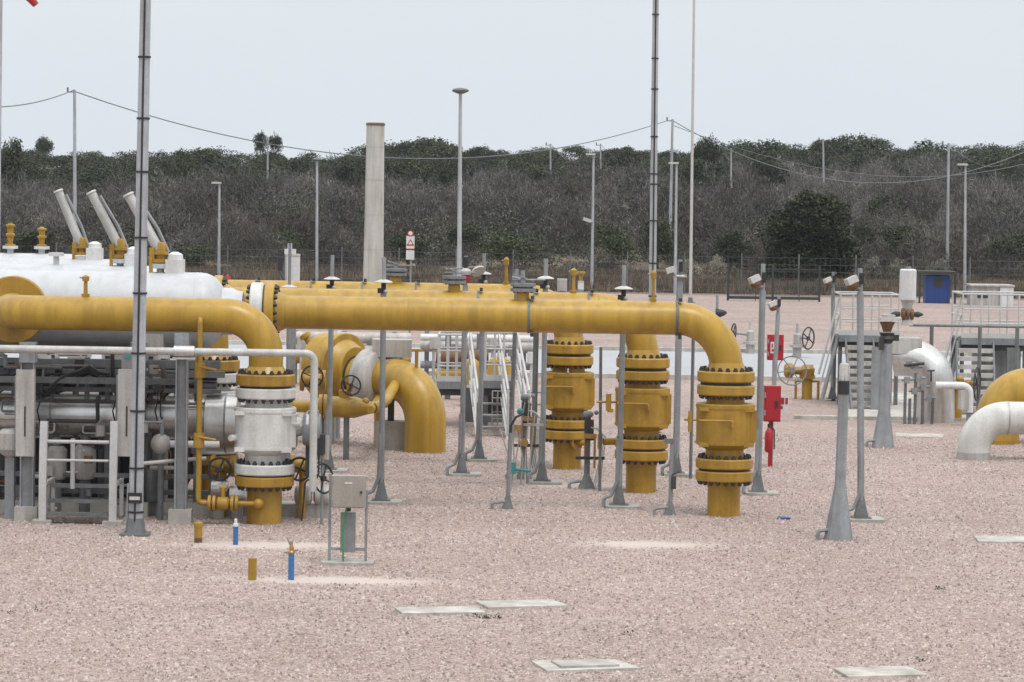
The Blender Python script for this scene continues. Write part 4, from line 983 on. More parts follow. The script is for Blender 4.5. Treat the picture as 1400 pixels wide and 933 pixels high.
stairs(th, AT(706,560,64.5).x, AT(706,560,64.5).x+.6, 65.6, zd, 62.0, zt, M['rail'], .25)
th, a, b, zd, zt = platform('white-railed platform at right beside the white actuator', 1147,1230,459,403,74.5,1.6,0,0,'access platforms with white rails',False)
stairs(th, AT(1158,520,74).x, AT(1196,520,74).x, 74.5, zd-.06, 73.0, zt, M['galvdark'], rails=False, tt=.10)
for (a0,b0_,a1,b1_,r_) in ((1147,408,1119,512,.03),(1147,432,1121,528,.02),(1147,457,1124,546,.05)): part('side_handrail', MB().cyl(AT(a0,b0_,74.6),AT(a1,b1_,74.6),r_,n=8), M['rail'] if r_<.04 else M['galv'], th)
part('under_housing', MB().box(a.x+.35,b.x-.1,75.0,75.9,0,zd-.32), M['galv'], th)
part('column', MB().box(AT(1183,500,74.2).x,AT(1202,500,74.2).x,72.9,72.95,.0,zd-.2), M['galv'], th)
th, a, b, zd, zt = platform('white-railed platform at the right edge above dark-sided stairs', 1314,1420,463,403,73.5,1.8,0,0,'access platforms with white rails',False)
stairs(th, AT(1312,510,73).x, AT(1362,510,73).x, 73.5, zd-.06, 71.6, zt, M['galvdark'], rails=False, tt=.10, lean=-.25)
for (a0,b0_,a1,b1_,r_) in ((1314,408,1289,505,.03),(1314,432,1292,520,.02),(1314,460,1295,540,.05)): part('side_handrail', MB().cyl(AT(a0,b0_,73.6),AT(a1,b1_,73.6),r_,n=8), M['rail'] if r_<.04 else M['galv'], th)
part('under_housing', MB().box(a.x+.5,b.x-.3,74.2,75.1,0,zd-.32), M['galv'], th)
part('column', MB().box(AT(1375,500,73.2).x,AT(1392,500,73.2).x,73.0,73.1,0,zd-.2), M['galvdark'], th)

# ------------------------------------------------------------------ right-hand equipment
CS = G(1283, 577); YQ = CS.y
th = thing('silver_elbow_pipe', 'broad silver clad elbow turning down beside the white actuator', 'pipe', CS)
zc = AT(1250,490,YQ).z; re = 26*YQ/4200
pts = rounded([(AT(1228,490,YQ).x,YQ+.3,zc),(CS.x-.1,YQ,zc),(CS.x-.06,YQ,-.05)], .62, 14)
part('cladding', MB().tube(pts, re, 32), M['silver'], th)
jb = MB()
for i in (2,5,8,11): 
    p = pts[i]; t = (pts[i+1]-pts[i-1]).normalized(); jb.lathe(p,t,[(0,re+.005),(.02,re+.005)],32)
part('band', jb, M['silver'], th)
part('flange_box', MB().obox((AT(1236,490,YQ).x,YQ+.2,zc+.28),.75,.8,.35), M['plate'], th)
xa = AT(1241,400,YQ+.2)
th = thing('valve_actuator', 'white upright actuator cylinder above the silver elbow', 'actuator', (xa.x,YQ+.2,zc+.4))
zz = lambda py: AT(1241,py,YQ+.2).z
part('cylinder', MB().lathe((xa.x,YQ+.2,zz(411)),(0,0,1),[(0,.17),(.02,.19),(zz(368)-zz(411)-.03,.19),(zz(368)-zz(411),.15)],24), M['white'], th)
part('cap_bolt', MB().cyl((xa.x,YQ+.2,zz(368)),(xa.x,YQ+.2,zz(365)),.06,n=12), M['galv'], th)
part('yoke', MB().lathe((xa.x,YQ+.2,zz(445)),(0,0,1),[(0,.14),(zz(436)-zz(445),.10),(zz(423)-zz(445),.10),(zz(411)-zz(445),.15)],20), M['plate'], th)
part('flange', MB().lathe((xa.x-.13,YQ+.2,zz(430)),(1,0,0),[(0,.13),(.07,.16),(.075,.1),(.1,.1),(.105,.16),(.16,.16),(.165,.1),(.19,.1),(.2,.14),(.27,.12)],18), M['brown'], th)
part('side_handle', MB().lathe((xa.x-.36,YQ+.2,zz(430)),(1,0,0),[(0,.03),(.1,.07),(.2,.05)],10), M['dark'], th)
part('side_handle', MB().lathe((xa.x+.14,YQ+.2,zz(430)),(1,0,0),[(0,.05),(.1,.07),(.22,.02)],10), M['dark'], th)
# small piping cluster before the silver elbow
th = thing('valve_cluster', 'cluster of small dark valves, tubes and legs in front of the silver elbow', 'valve', G(1252,580))
g = ORG[th.name]; k = g.y/4200
vb = MB()
for px, py in ((1243,498),(1252,503),(1240,520),(1250,535),(1262,530),(1256,518),(1270,545)):
    p = AT(px,py,g.y); vb.obox(p,.12,.12,.14); vb.cyl(p+Vector((-.12,0,0)),p+Vector((.15,0,.02)),.03,n=8)
part('valve_block', vb, M['galv'], th)
lg = MB()
for px, py0 in ((1238,520),(1244,545),(1252,510),(1262,525),(1275,545)):
    p = AT(px,py0,g.y); lg.cyl((p.x,g.y,0),(p.x,g.y,p.z),.035,n=8)
part('legs', lg, M['galvdark'], th)
part('lever', MB().cyl(AT(1236,500,g.y-.1),AT(1264,497,g.y-.1),.03,n=8).cyl(AT(1268,507,g.y-.1),AT(1278,507,g.y-.1),.02,n=6).cyl(AT(1273,507,g.y-.1),AT(1273,522,g.y-.1),.02,n=6), M['black'], th)
# white bend with box
p0 = AT(1279,527,68.2); p1 = AT(1326,527,68.2); pb = AT(1326,560,68.2)
th = thing('white_bend_pipe', 'short white pipe bending down into a pale box beside the yellow legs', 'pipe', G(1326,565))
part('pipe', MB().tube(rounded([p0,Vector((p1.x,68.2,p0.z)),Vector((p1.x,68.2,.3))],.18,6),.085,14), M['white'], th)
part('shroud', MB().cbox((p1.x-.1,68.25,(AT(1326,533,68.2).z+AT(1326,560,68.2).z)/2),.30,.26,AT(1326,533,68.2).z-AT(1326,560,68.2).z,.05), M['plate'], th)
part('support', MB().cyl((p1.x,68.25,0),(p1.x,68.25,.3),.06,n=10), M['galv'], th)
for px, r, lab in ((1293,.05,'thin yellow leg pipe left of the pale box'),(1307,.13,'yellow leg pipe with a flange beside the pale box')):
    g = G(px,576); z = AT(px,524,g.y).z
    th = thing('yellow_leg_pipe', lab, 'pipe', g, 'yellow leg pipes near the pale box')
    part('pipe', MB().cyl((g.x,g.y,-.05),(g.x,g.y,z-.0),r,n=16), M['yellow2'], th)
    part('flange', MB().lathe((g.x,g.y,z*.86),(0,0,1),[(0,r*1.6),(.06,r*1.6),(.07,r*1.1),(.09,r*1.1),(.1,r*1.6),(.16,r*1.6)],18), M['yellow2'], th)
p = AT(1336,525,69.5)
th = thing('hand_wheel_valve', 'large edge-on handwheel with yellow stem before the right stairs', 'hand wheel', (p.x,p.y,0), 'handwheels at the right')
part('hand_wheel', MB().wheel(p,(1,-.35,0),.38,.02,5), M['dark'], th)
part('stem', MB().cyl(p+Vector((-.5,.05,.0)),p+Vector((.03,0,0)),.05,n=10).sphere(p+Vector((-.2,.02,0)),.10).sphere(p+Vector((-.38,.05,.08)),.09), M['yellow2'], th)
part('stand', MB().cyl((p.x-.45,p.y+.1,0),(p.x-.45,p.y+.1,p.z),.06,n=10), M['galv'], th)
# rail
th = thing('grey_rail', 'long thin grey rail on posts behind the silver elbow', 'rail', (AT(1320,445,70).x,70.4,0))
z = AT(1320,446,70.4).z
part('rail', MB().cyl((AT(1243,445,70.4).x,70.4,z),(AT(1430,445,70.4).x,70.4,z),.03,n=8), M['galvdark'], th)
for px in (1274,1340,1391): part('post', MB().cyl((AT(px,445,70.4).x,70.4,0),(AT(px,445,70.4).x,70.4,z),.045,n=8), M['galvdark'], th)
# right edge pipes
g = G(1340,628); Yw2 = g.y; r = 22.5*Yw2/4200
zc = AT(1400,572,Yw2).z
th = thing('white_clad_elbow', 'whitish clad pipe rising from the gravel and bending out at the right edge', 'pipe', (G(1332,628).x,Yw2,0))
x0 = G(1331,628).x
part('pipe', MB().tube(rounded([(x0,Yw2,-.1),(x0+.02,Yw2,zc),(x0+15,Yw2,zc),(x0+15,Yw2,-.1)],.62,14), r, 32), M['valvewhite'], th)
part('collar', MB().lathe((x0,Yw2,-.02),(0,0,1),[(0,r+.012),(.16,r+.012)],32), M['plate'], th)
part('collar', MB().lathe((AT(1376,572,Yw2).x,Yw2,zc),(1,0,0),[(0,r+.008),(.03,r+.008)],32), M['plate'], th)
g = G(1363,606); Yy = g.y; r = 30*Yy/4200; zc = AT(1405,533,Yy).z
th = thing('yellow_elbow', 'large yellow elbow at the right edge behind the whitish clad pipe', 'pipe', g)
part('pipe', MB().tube(rounded([(g.x,Yy,-.1),(g.x,Yy,zc),(g.x+16,Yy,zc),(g.x+16,Yy,-.1)],.66,14), r, 36), M['yellow'], th)
part('ground_collar', MB().lathe((g.x,Yy,-.02),(0,0,1),[(0,r+.01),(.1,r+.01)],32), M['yellow2'], th)
# T-shaped yellow hydrant
g = G(1103,546); Y = g.y
th = thing('yellow_tee_pipe', 'yellow tee-shaped pipe with a large thin handwheel behind the red cabinets', 'pipe', g)
z = AT(1095,507,Y).z
part('riser', MB().lathe(g,(0,0,1),[(-.05,.13),(.06,.13),(.5,.13),(.52,.2),(.6,.2),(z-.14,.17),(z+.05,.19),(z+.14,.12)],18), M['yellow2'], th)
part('branch', MB().lathe((AT(1072,507,Y).x,Y,z),(1,0,0),[(0,.12),(.05,.19),(.2,.19),(.25,.10),(.45,.10),(.5,.16),(.72,.16)],18), M['yellow2'], th)
part('hand_wheel', MB().wheel(AT(1083,507,Y-.35),(.1,-1,.05),.36,.017,6), M['galv'], th)
ft = MB()
for dx in (-.28,.28): ft.box(g.x+dx-.03,g.x+dx+.03,Y-.05,Y+.05,0,.42)
ft.box(g.x-.31,g.x+.31,Y-.05,Y+.05,.421,.47)
part('support_frame', ft, M['yellow2'], th)
# far grey valves
def far_valve(px, py, Y, wheel_dir, label, rw=.3, h=None):
    p = AT(px,py,Y)
    th = thing('far_valve', label, 'valve', (p.x,Y,0), 'pale valves beyond the pipe rows')
    part('body', MB().cyl((p.x,Y,0),(p.x,Y,p.z-.15),.14,n=14).lathe((p.x,Y,p.z-.3),(0,0,1),[(0,.24),(.08,.24),(.09,.12),(.4,.12),(.45,.06),(.75,.05)],14), M['plate'], th)
    e = p+Vector(wheel_dir)
    part('hand_wheel', MB().wheel(e,wheel_dir,rw,.025), M['dark'], th)
    part('stem', MB().cyl(p,e,.04,n=8), M['galv'], th)
far_valve(1026,458,98,(-.55,-.1,.05),'pale far valve with an edge-on handwheel right of the front elbow')
far_valve(1090,462,96,(.32,-.25,0),'pale far valve with a round handwheel facing the camera',.34)
p = AT(985,428,90)
th = thing('flag_meter', 'small dark hooded instrument on a thin rod above the front elbow bend', 'instrument', (p.x,90,0))
part('post', MB().cyl((p.x-.1,90,0),(p.x-.1,90,AT(985,404,90).z),.04,n=8), M['galv'], th)
part('hood', MB().lathe(p+Vector((-.14,-.05,-.02)),(1,0,.1),[(0,.14),(.05,.15),(.25,.08),(.32,.03)],12), M['black'], th)
# red cabinets
Yr = G(1058,640).y
def cabinet(x0p, x1p, y0p, y1p, Y, label, emblem):
    a = AT(x0p,y0p,Y); b = AT(x1p,y1p,Y)
    th = thing('fire_cabinet', label, 'fire cabinet', ((a.x+b.x)/2,Y,0), 'red fire cabinets')
    part('box', MB().box(a.x,b.x,Y,Y+.25,b.z,a.z), M['red'], th)
    part('door', MB().box(a.x+.02,b.x-.02,Y-.02,Y-.001,b.z+.03,a.z-.03), M['red'], th)
    xm = (a.x+b.x)/2
    part('post', MB().box(xm-.04,xm+.04,Y+.26,Y+.33,0,a.z), M['red'], th)
    part('handle', MB().box(b.x-.10,b.x-.06,Y-.05,Y-.021,(a.z+b.z)/2-.06,(a.z+b.z)/2+.06), M['black'], th)
    for hz_ in (.25,.75): part('hinge', MB().cyl((a.x+.012,Y-.018,b.z+(a.z-b.z)*hz_-.05),(a.x+.012,Y-.018,b.z+(a.z-b.z)*hz_+.05),.016,n=8), M['galv'], th)
    if emblem:
        zz_ = (a.z+b.z)/2; x = xm-.02
        part('emblem', MB().box(x-.1,x+.02,Y-.026,Y-.021,zz_-.13,zz_+.13), M['white'], th)
        part('emblem_mark', MB().box(x-.075,x-.015,Y-.031,Y-.027,zz_-.09,zz_-.03).box(x-.075,x-.045,Y-.031,Y-.027,zz_+.0,zz_+.09), M['red'], th)
cabinet(1050,1071,458,493,Y1+22,'smaller red fire cabinet with a white emblem, high on a post behind','E')
cabinet(1045.5,1067,528,577,Yr,'larger red fire cabinet partly behind the floodlight post',None)
p = AT(1051,601,Yr)
th = thing('fire_extinguisher', 'slender red extinguisher hanging under the larger red cabinet', 'extinguisher', p)
part('bottle', MB().lathe(p+Vector((0,-.03,-.24)),(0,0,1),[(0,.05),(.04,.078),(.36,.078),(.42,.05),(.46,.03)],18), M['red'], th)
part('valve_head', MB().cyl(p+Vector((0,-.03,.2)),p+Vector((0,-.03,.28)),.03,n=10).obox(p+Vector((.02,-.03,.28)),.1,.03,.02), M['black'], th)
part('hose', MB().tube([p+Vector((.03,-.04,.25)),p+Vector((.095,-.05,.18)),p+Vector((.10,-.05,-.18))],.014,6), M['black'], th)
p = AT(1072,553,Yr+.3)
th = thing('fire_sign', 'small white and red sign beside the larger red cabinet', 'sign', p)
part('plate', MB().obox(p,.17,.012,.30), M['white'], th)
part('marking', MB().obox(p+Vector((-.03,-.009,.06)),.06,.004,.12).obox(p+Vector((.045,-.009,.06)),.05,.004,.12).obox(p+Vector((-.045,-.009,-.06)),.04,.004,.06), M['red'], th)
part('bracket', MB().cyl((p.x-.2,p.y+.05,p.z+.1),(p.x+.02,p.y+.02,p.z+.1),.012,n=6).cyl((p.x-.2,p.y+.05,0),(p.x-.2,p.y+.05,p.z+.14),.015,n=6), M['galv'], th)
# pale racks of far pipework behind the stairs
def pipe_rack(px0, px1, Y, label, specs_, posts):
    x0, x1 = AT(px0,480,Y).x, AT(px1,480,Y).x
    th = thing('pipe_rack', label, 'pipe rack', ((x0+x1)/2,Y,0), 'pale pipe racks beyond the big elbow')
    for py, r, m in specs_:
        z = AT((px0+px1)/2,py,Y).z; part('pipe', MB().lathe((x0,Y,z),(1,0,0),[(0,r),((x1-x0)*.4,r),((x1-x0)*.4+.01,r*1.35),((x1-x0)*.4+.12,r*1.35),((x1-x0)*.4+.13,r),(x1-x0,r)],16), M[m], th)
    for i in range(posts):
        x = x0+(x1-x0)*(i+.3)/posts; part('post', MB().box(x-.06,x+.06,Y+.25,Y+.36,0,AT(px0,452+6*(i%2),Y).z), M['galv'], th)
        part('valve_block', MB().cbox((x+.2,Y-.3,AT(px0,468+9*(i%3),Y).z),.22,.2,.3,.03).cyl((x+.2,Y-.3,0),(x+.2,Y-.3,AT(px0,470+9*(i%3),Y).z),.04,n=8), M[('plate','grey','white')[i%3]], th)
pipe_rack(392,562,79,'pale pipe rack with grey valve blocks showing above the yellow drum',((462,.14,'plate'),(476,.09,'white'),(492,.12,'yellow2')),5)
pipe_rack(575,735,81,'pale pipe rack with grey valve blocks seen through the stair rails',((463,.10,'white'),(474,.16,'plate'),(500,.10,'galv')),6)
x0_, x1_ = AT(640,545,70.5).x, AT(700,545,70.5).x
th = thing('shade_box', 'dark box added behind the lattice to darken the gap under the platform', 'skid', ((x0_+x1_)/2,67.2,0))
part('shade_block', MB().box(x0_,x1_,67.0,68,0,.75), M['galvdark'], th)  # made-up dark box; its colour gives the darkness under the deck
for f in (.25,.55,.8): part('opening', MB().box(x0_+(x1_-x0_)*f-.1,x0_+(x1_-x0_)*f+.1,66.98,66.995,.2,.6), M['black'], th)  # black patches drawn as openings, deepening that painted shade
# ------------------------------------------------------------------ road and kerbs
road = MB(); road.add([G(640,520),G(1150,520),G(1150,474),G(640,474)],[(0,1,2,3)])
yf, yb = 84.0, 98.5
ro = part('road', MB().add([(-30,yf,.004),(17.5,yf,.004),(21,yb,.004),(-34,yb,.004)],[(0,1,2,3)]), M['road']); ro['kind'] = 'structure'
kb = part('kerb', MB().box(-30,17.4,yf-.35,yf-.001,-.05,.12).box(-34,20.9,yb+.001,yb+.3,-.05,.12), M['pale_conc']); kb['kind'] = 'structure'
ap = part('pavement', MB().add([(AT(1150,560,71).x,69.2,.005),(22,69.2,.005),(24,79.5,.005),(AT(1150,560,79).x,79.5,.005)],[(0,1,2,3)]), M['pale_conc']); ap['kind'] = 'structure'
kb = part('kerb', MB().box(2.5,40,G(1240,571).y-.2,G(1240,571).y+.1,-.05,.05) if False else MB().box(G(1085,572).x,14,G(1085,572).y-.3,G(1085,572).y,-.05,.08), M['pale_conc']); kb['kind'] = 'structure'
pd = part('pavement', MB().add([Vector(G(1225,592))+Vector((0,0,.006)),Vector(G(1290,594))+Vector((0,0,.006)),Vector(G(1290,599))+Vector((0,0,.006)),Vector(G(1225,597))+Vector((0,0,.006))],[(3,2,1,0)]), M['pale_conc']); pd['kind'] = 'structure'
# ------------------------------------------------------------------ foreground
def slab(pxs, label, h=.03, inner=False):
    ps = [G(*p) for p in pxs]; c = sum(ps, Vector())/4
    th = thing('concrete_slab', label, 'slab', c, 'flat concrete covers in the gravel')
    part('slab', MB().prism([p-Vector((0,0,.05)) for p in ps][::-1], (0,0,.05+h)), M['pale_conc'], th)
    if inner:
        qs = [c+(p-c)*.62 for p in ps]; part('lid', MB().prism([p+Vector((0,0,h+.001)) for p in qs][::-1],(0,0,.02)), M['concrete'], th)
slab([(551,842),(664,840.5),(650,832),(539,834)],'long flat concrete cover left of centre, its right corner touching another')
slab([(668,834),(776,831),(755,823),(650,825)],'flat concrete cover just behind the long one left of centre')
slab([(748,921),(877,917),(840,905),(726,907)],'flat concrete cover with a raised inner lid at the bottom edge',.03,True)
slab([(1160,929),(1268,926),(1240,914),(1139,917)],'bluish pale flat concrete cover at the bottom right')
slab([(1338,743),(1410,744),(1408,735.5),(1331,735)],'flat pale slab at the right edge')
def pipe_stub(px, py, h, r, m, label, kind):
    g = G(px,py)
    th = thing('marker_stub', label, 'pipe stub', g, 'short coloured pipe stubs standing in the gravel')
    if kind == 'dark':
        part('base', MB().cyl(g-Vector((0,0,.05)),g+Vector((0,0,.07)),r*.98,n=16), M['brown'], th)
        part('pipe', MB().cyl(g+Vector((0,0,.07)),g+Vector((0,0,h)),r,n=16), M[m], th)
        part('cap', MB().lathe(g+Vector((0,0,h-.05)),(0,0,1),[(0,r*1.15),(.06,r*1.15),(.075,r*.9)],16), M[m], th)
    else:
        part('pipe', MB().cyl(g-Vector((0,0,.05)),g+Vector((0,0,h)),r,n=16), M[m], th)
    if kind == 'white':
        part('cap', MB().lathe(g+Vector((0,0,h)),(0,0,1),[(0,r*1.1),(.04,r*1.1),(.045,r*.6),(.10,r*.6),(.11,r*.4)],14), M['white'], th)
    if kind == 'brass':
        part('fitting', MB().lathe(g+Vector((0,0,h)),(0,0,1),[(0,r*.9),(.03,r*1.2),(.05,r*.8),(.1,r*.8),(.12,r*.5),(.17,r*.5)],12), M['brass'], th)
        part('lever', MB().cyl(g+Vector((-.10,0,h+.02)),g+Vector((.09,0,h+.06)),.012,n=6).cyl(g+Vector((-.02,0,h+.12)),g+Vector((-.05,0,h+.2)),.01,n=6), M['galv'], th)
pipe_stub(271,742,.27,.058,'yellow2','short yellow stub with a dark base near the skid footing','dark')
pipe_stub(345,793,.28,.055,'yellow2','plain short yellow stub in the foreground gravel','plain')
pipe_stub(322,745,.26,.036,'blue','blue stub with a pale top near the yellow riser leg','white')
pipe_stub(398,793,.33,.038,'blue','blue stub topped by a brass tap in the foreground gravel','brass')
# beige junction box on a stand
g = G(476,771); Y = g.y; k = Y/4200
th = thing('junction_box', 'beige junction box on two thin legs over a concrete slab', 'electric box', g)
part('base_slab', MB().cbox((g.x,Y,-.01),.70,.52,.10,.03), M['concrete'], th)
for dx in (-.255,.235): part('leg', MB().box(g.x+dx-.018,g.x+dx+.018,Y-.02,Y+.02,.04,1.22 if dx<0 else 1.0), M['galv'], th)
part('foot_bar', MB().box(g.x-.27,g.x+.25,Y-.021+.0,Y+.0,.18,.22), M['galv'], th)
bx = AT(477,672,Y-.1)
part('box', MB().cbox(bx+Vector((0,.0,0)),.46,.2,.43,.02), M['beige'], th)
part('door', MB().box(bx.x-.215,bx.x+.215,Y-.215,Y-.201,bx.z-.2,bx.z+.2), M['beige'], th)
part('lock', MB().cyl((bx.x+.17,Y-.216,bx.z),(bx.x+.17,Y-.235,bx.z),.018,n=10), M['dark'], th)
for hz_ in (-.13,.13): part('hinge', MB().cyl((bx.x-.205,Y-.21,bx.z+hz_-.03),(bx.x-.205,Y-.21,bx.z+hz_+.03),.012,n=8), M['galv'], th)
part('label_plate', MB().box(bx.x-.05,bx.x+.05,Y-.219,Y-.2155,bx.z+.11,bx.z+.135), M['white'], th)
part('duct', MB().box(bx.x-.11,bx.x+.09,Y-.06,Y+.06,.16,.70), M['galv'], th)
part('cable', MB().tube([(bx.x-.02,Y-.12,bx.z-.21),(bx.x-.06,Y-.13,.62),(bx.x-.075,Y-.12,.4),(bx.x-.06,Y-.15,.05)],.014,6), M['green'], th)
part('cable_gland', MB().cyl((bx.x+.0,Y-.1,bx.z-.27),(bx.x,Y-.1,bx.z-.215),.03,n=10), M['black'], th)
# blue scrap
g = G(1071,710)
single('blue_scrap', MB().add([g+Vector(v) for v in ((-.11,-.05,.012),(.1,-.07,.03),(.12,.06,.025),(-.08,.07,.04),(-.11,-.05,.0),(.1,-.07,.0),(.12,.06,.0),(-.08,.07,.0))],[(0,1,2,3),(7,6,5,4),(0,4,5,1),(1,5,6,2),(2,6,7,3),(3,7,4,0)]), M['deepblue'], 'small scrap of blue sheet lying on the gravel right of the nearest yellow valve','scrap',g)
HAZE = .00013
# ------------------------------------------------------------------ far yard objects
g = G(1282,415); Y = g.y; k = Y/4200
th = thing('blue_booth', 'small deep blue booth under a dark flat roof at the far edge of the yard', 'booth', g)
part('panel', MB().box(g.x-.58,g.x+.58,Y,Y+1,0.0,AT(1282,377,Y).z), M['deepblue'], th)
part('opening', MB().box(g.x-.2,g.x+.25,Y-.02,Y-.005,.75,1.2), M['dark'], th)
part('roof', MB().box(g.x-.95,g.x+.85,Y-.25,Y+1.2,AT(1282,376,Y).z+.01,AT(1282,371,Y).z), M['dark'], th)
for dx in (-.9,.8): part('post', MB().box(g.x+dx-.04,g.x+dx+.04,Y-.2,Y-.1,0,AT(1282,376,Y).z+.009), M['dark'], th)
g = G(1356,418); Y = g.y
th = thing('white_kiosk', 'low whitish equipment kiosk behind the right-hand railing', 'kiosk', g)
za = AT(1356,392,Y).z
part('wall', MB().box(g.x-.95,g.x+.35,Y,Y+1.6,0,za), M['plate'], th)
part('wall', MB().box(g.x+.36,g.x+1.0,Y-.1,Y+1.6,0,za-.02), M['white'], th)
part('roof', MB().box(g.x-1.05,g.x+1.05,Y-.15,Y+1.7,za+.001,za+.08), M['plate'], th)
part('vent', MB().box(g.x-.7,g.x-.2,Y-.02,Y-.003,.35,.5), M['dark'], th)
# gate
g0, g1 = G(995,411), G(1120,413); Y = g0.y
th = thing('yard_gate', 'dark sliding gate panel with a heavy bottom rail in front of the lone dark tree', 'gate', g0.lerp(g1,.5))
gm = MB().box(g0.x,g1.x,Y-.05,Y+.05,.08,.22).box(g0.x,g1.x,Y-.03,Y+.03,1.5,1.56)
part('frame', gm, M['dark'], th)
for f in (.0,.3,.49,.78,1): 
    x = g0.x+(g1.x-g0.x)*f; w_ = .10 if f in (0,.49,1) else .035; part('post', MB().box(x-w_/2,x+w_/2,Y-.06-.0,Y-.051+.12,0.0,1.7), M['dark'], th)
bars = MB()
for i in range(60): x = g0.x+(g1.x-g0.x)*i/60; bars.box(x-.006,x+.006,Y-.004,Y+.004,.221,1.5)
part('bars', bars, M['dark'], th)
# perimeter fence
Yf = 156
th = thing('wire_fence', 'thin dark wire fence along the foot of the brush', 'fence', (0,Yf,0))
for i in range(-11,13): part('post', MB().cyl((i*2.9,Yf,0),(i*2.9,Yf,2.1),.035,n=6), M['galvdark'], th)
fw = MB()
for z in (.15,.5,.85,1.2,1.55,1.9): fw.cyl((-32,Yf-.05,z),(35,Yf-.05,z),.008,n=4)
for i in range(260): x = -32+i*.26; fw.box(x-.003,x+.003,Yf-.048,Yf-.044,.1,1.9)
part('mesh', fw, M['galvdark'], th)
# white cabinets poking above the pipes
def cab(px0,px1,py0,py1,Y,label,m='white',pipe=None):
    a = AT(px0,py0,Y); b = AT(px1,py1,Y); g = Vector(((a.x+b.x)/2,Y,0))
    th = thing('equipment_cabinet', label, 'cabinet', g, 'pale cabinets behind the yellow pipes')
    w_ = b.x-a.x
    part('box', MB().cbox((g.x,Y,(a.z+b.z)/2),w_,w_*.8,a.z-b.z,.04), M[m], th)
    part('lid', MB().cbox((g.x,Y,a.z+.03),w_*1.03,w_*.84,.05,.04), M['lampglass'], th)
    part('stand', MB().box(g.x-.08,g.x+.08,Y-.08,Y+.08,0,b.z+.0), M['galv'], th)
    return th, a, b, g
th, a, b, g = cab(390.5,409.5,351,392,61,'tall white cabinet with a short pipe on top, above the pipes at left centre')
part('top_pipe', MB().cyl((g.x-.06,61,a.z+.05),(g.x-.06,61,AT(397,333,61).z),.045,n=10).obox((g.x-.05,61,a.z+.1),.22,.15,.1), M['white'], th)
part('side_valve', MB().obox((a.x-.1,60.95,a.z-.15),.10,.1,.28).tube([(a.x-.1,60.9,a.z-.3),(a.x+.02,60.7,a.z-.5),(a.x+.12,60.7,a.z-.75)],.03,6), M['dark'], th)
cab(762,775,384,398,80,'low pale cabinet above the middle yellow pipe','plate')
th, a, b, g = cab(790,798,387,396,84,'tiny white box with a yellow cap above the middle yellow pipe')
part('cap', MB().lathe((g.x,84,a.z+.06),(0,0,1),[(0,.05),(.15,.06),(.2,.13),(.25,.12)],10), M['yellow2'], th)
# warning sign
g = Vector((AT(561,400,105).x,105,0)); 
th = thing('warning_sign', 'white and red triangle warning sign on a slim pole beside the stack', 'sign', g)
zs = AT(560,330,105).z
part('pole', MB().cyl((g.x,105,0),(g.x,105,zs+.25),.03,n=8), M['galv'], th)
part('plate', MB().obox((g.x-.02,104.95,zs-.05),.28,.02,.46), M['white'], th)
part('lower_plate', MB().obox((g.x-.02,104.95,zs-.47),.28,.02,.32), M['white'], th)
def tri(s, y0_, y1_): return MB().prism([(g.x-.02-s,y0_,zs-.05-s*.75),(g.x-.02+s,y0_,zs-.05-s*.75),(g.x-.02,y0_,zs-.05+s*.95)],(0,y1_-y0_,0))
part('red_triangle', tri(.135,104.938,104.934), M['red'], th)
part('white_triangle', tri(.075,104.932,104.929), M['white'], th)
part('top_disc', MB().cyl((g.x-.02,104.95,zs+.27),(g.x-.02,104.93,zs+.27),.11,n=20), M['red'], th)
part('top_disc_centre', MB().cyl((g.x-.02,104.929,zs+.27),(g.x-.02,104.926,zs+.27),.07,n=20), M['white'], th)
part('red_border', MB().box(g.x-.16,g.x+.12,104.938,104.934,zs-.3,zs-.25), M['red'], th)
# red drum lid at left
p = AT(311,379,70); th = thing('red_cone_cap', 'tiny red cap showing above the yellow pipes beside the vessel end', 'cap', p)
part('cap', MB().lathe(p+Vector((0,0,-.1)),(0,0,1),[(0,.08),(.08,.07),(.16,.02)],12), M['red'], th)
part('stand', MB().cyl((p.x,70,0),(p.x,70,p.z-.1),.03,n=8), M['galv'], th)

# ------------------------------------------------------------------ lamp posts and line poles beyond
def far_lamp(bx, tx, ty, Y, kind, label):
    b = AT(bx,400,Y); t = AT(tx,ty,Y); g = Vector((b.x,Y,hill(b.x,Y)))
    th = thing('street_lamp', label, 'street lamp', g, 'lamp posts at the far side of the yard')
    part('pole', MB().tube([g,Vector((t.x,Y,t.z))],[.085,.055],8), M['mast'], th)
    if kind == 'top':
        part('lamp_head', MB().lathe((t.x,Y,t.z),(0,0,1),[(-.06,.10),(-.02,.24),(.04,.25),(.10,.12),(.14,.04)],16), M['galvdark'], th)
    else:
        part('lamp_head', MB().obox((t.x-.15,Y-.05,t.z+.03),.5,.25,.10), M['lampglass'], th)
    return th, g, Vector((t.x,Y,t.z))
far_lamp(433,433.5,219,160,'top','street lamp in front of the brush left of the concrete stack')
far_lamp(923,925,224,156,'arm','street lamp close beside the thin pale mast')
far_lamp(1319,1320,226,158,'arm','street lamp behind the right-hand platform')
far_lamp(299,300,251,163,'arm','small faint street lamp in the brush at left')
th, g, t = far_lamp(809,811.5,212,160,'arm','slim post with a camera halfway up, right of the lamp mast')
c = AT(803,301,159.8); part('camera', MB().obox(c,.45,.3,.18,Matrix.Rotation(.3,3,'Y')).cyl(c,c+Vector((.3,.1,-.1)),.04,n=6), M['lampglass'], th)
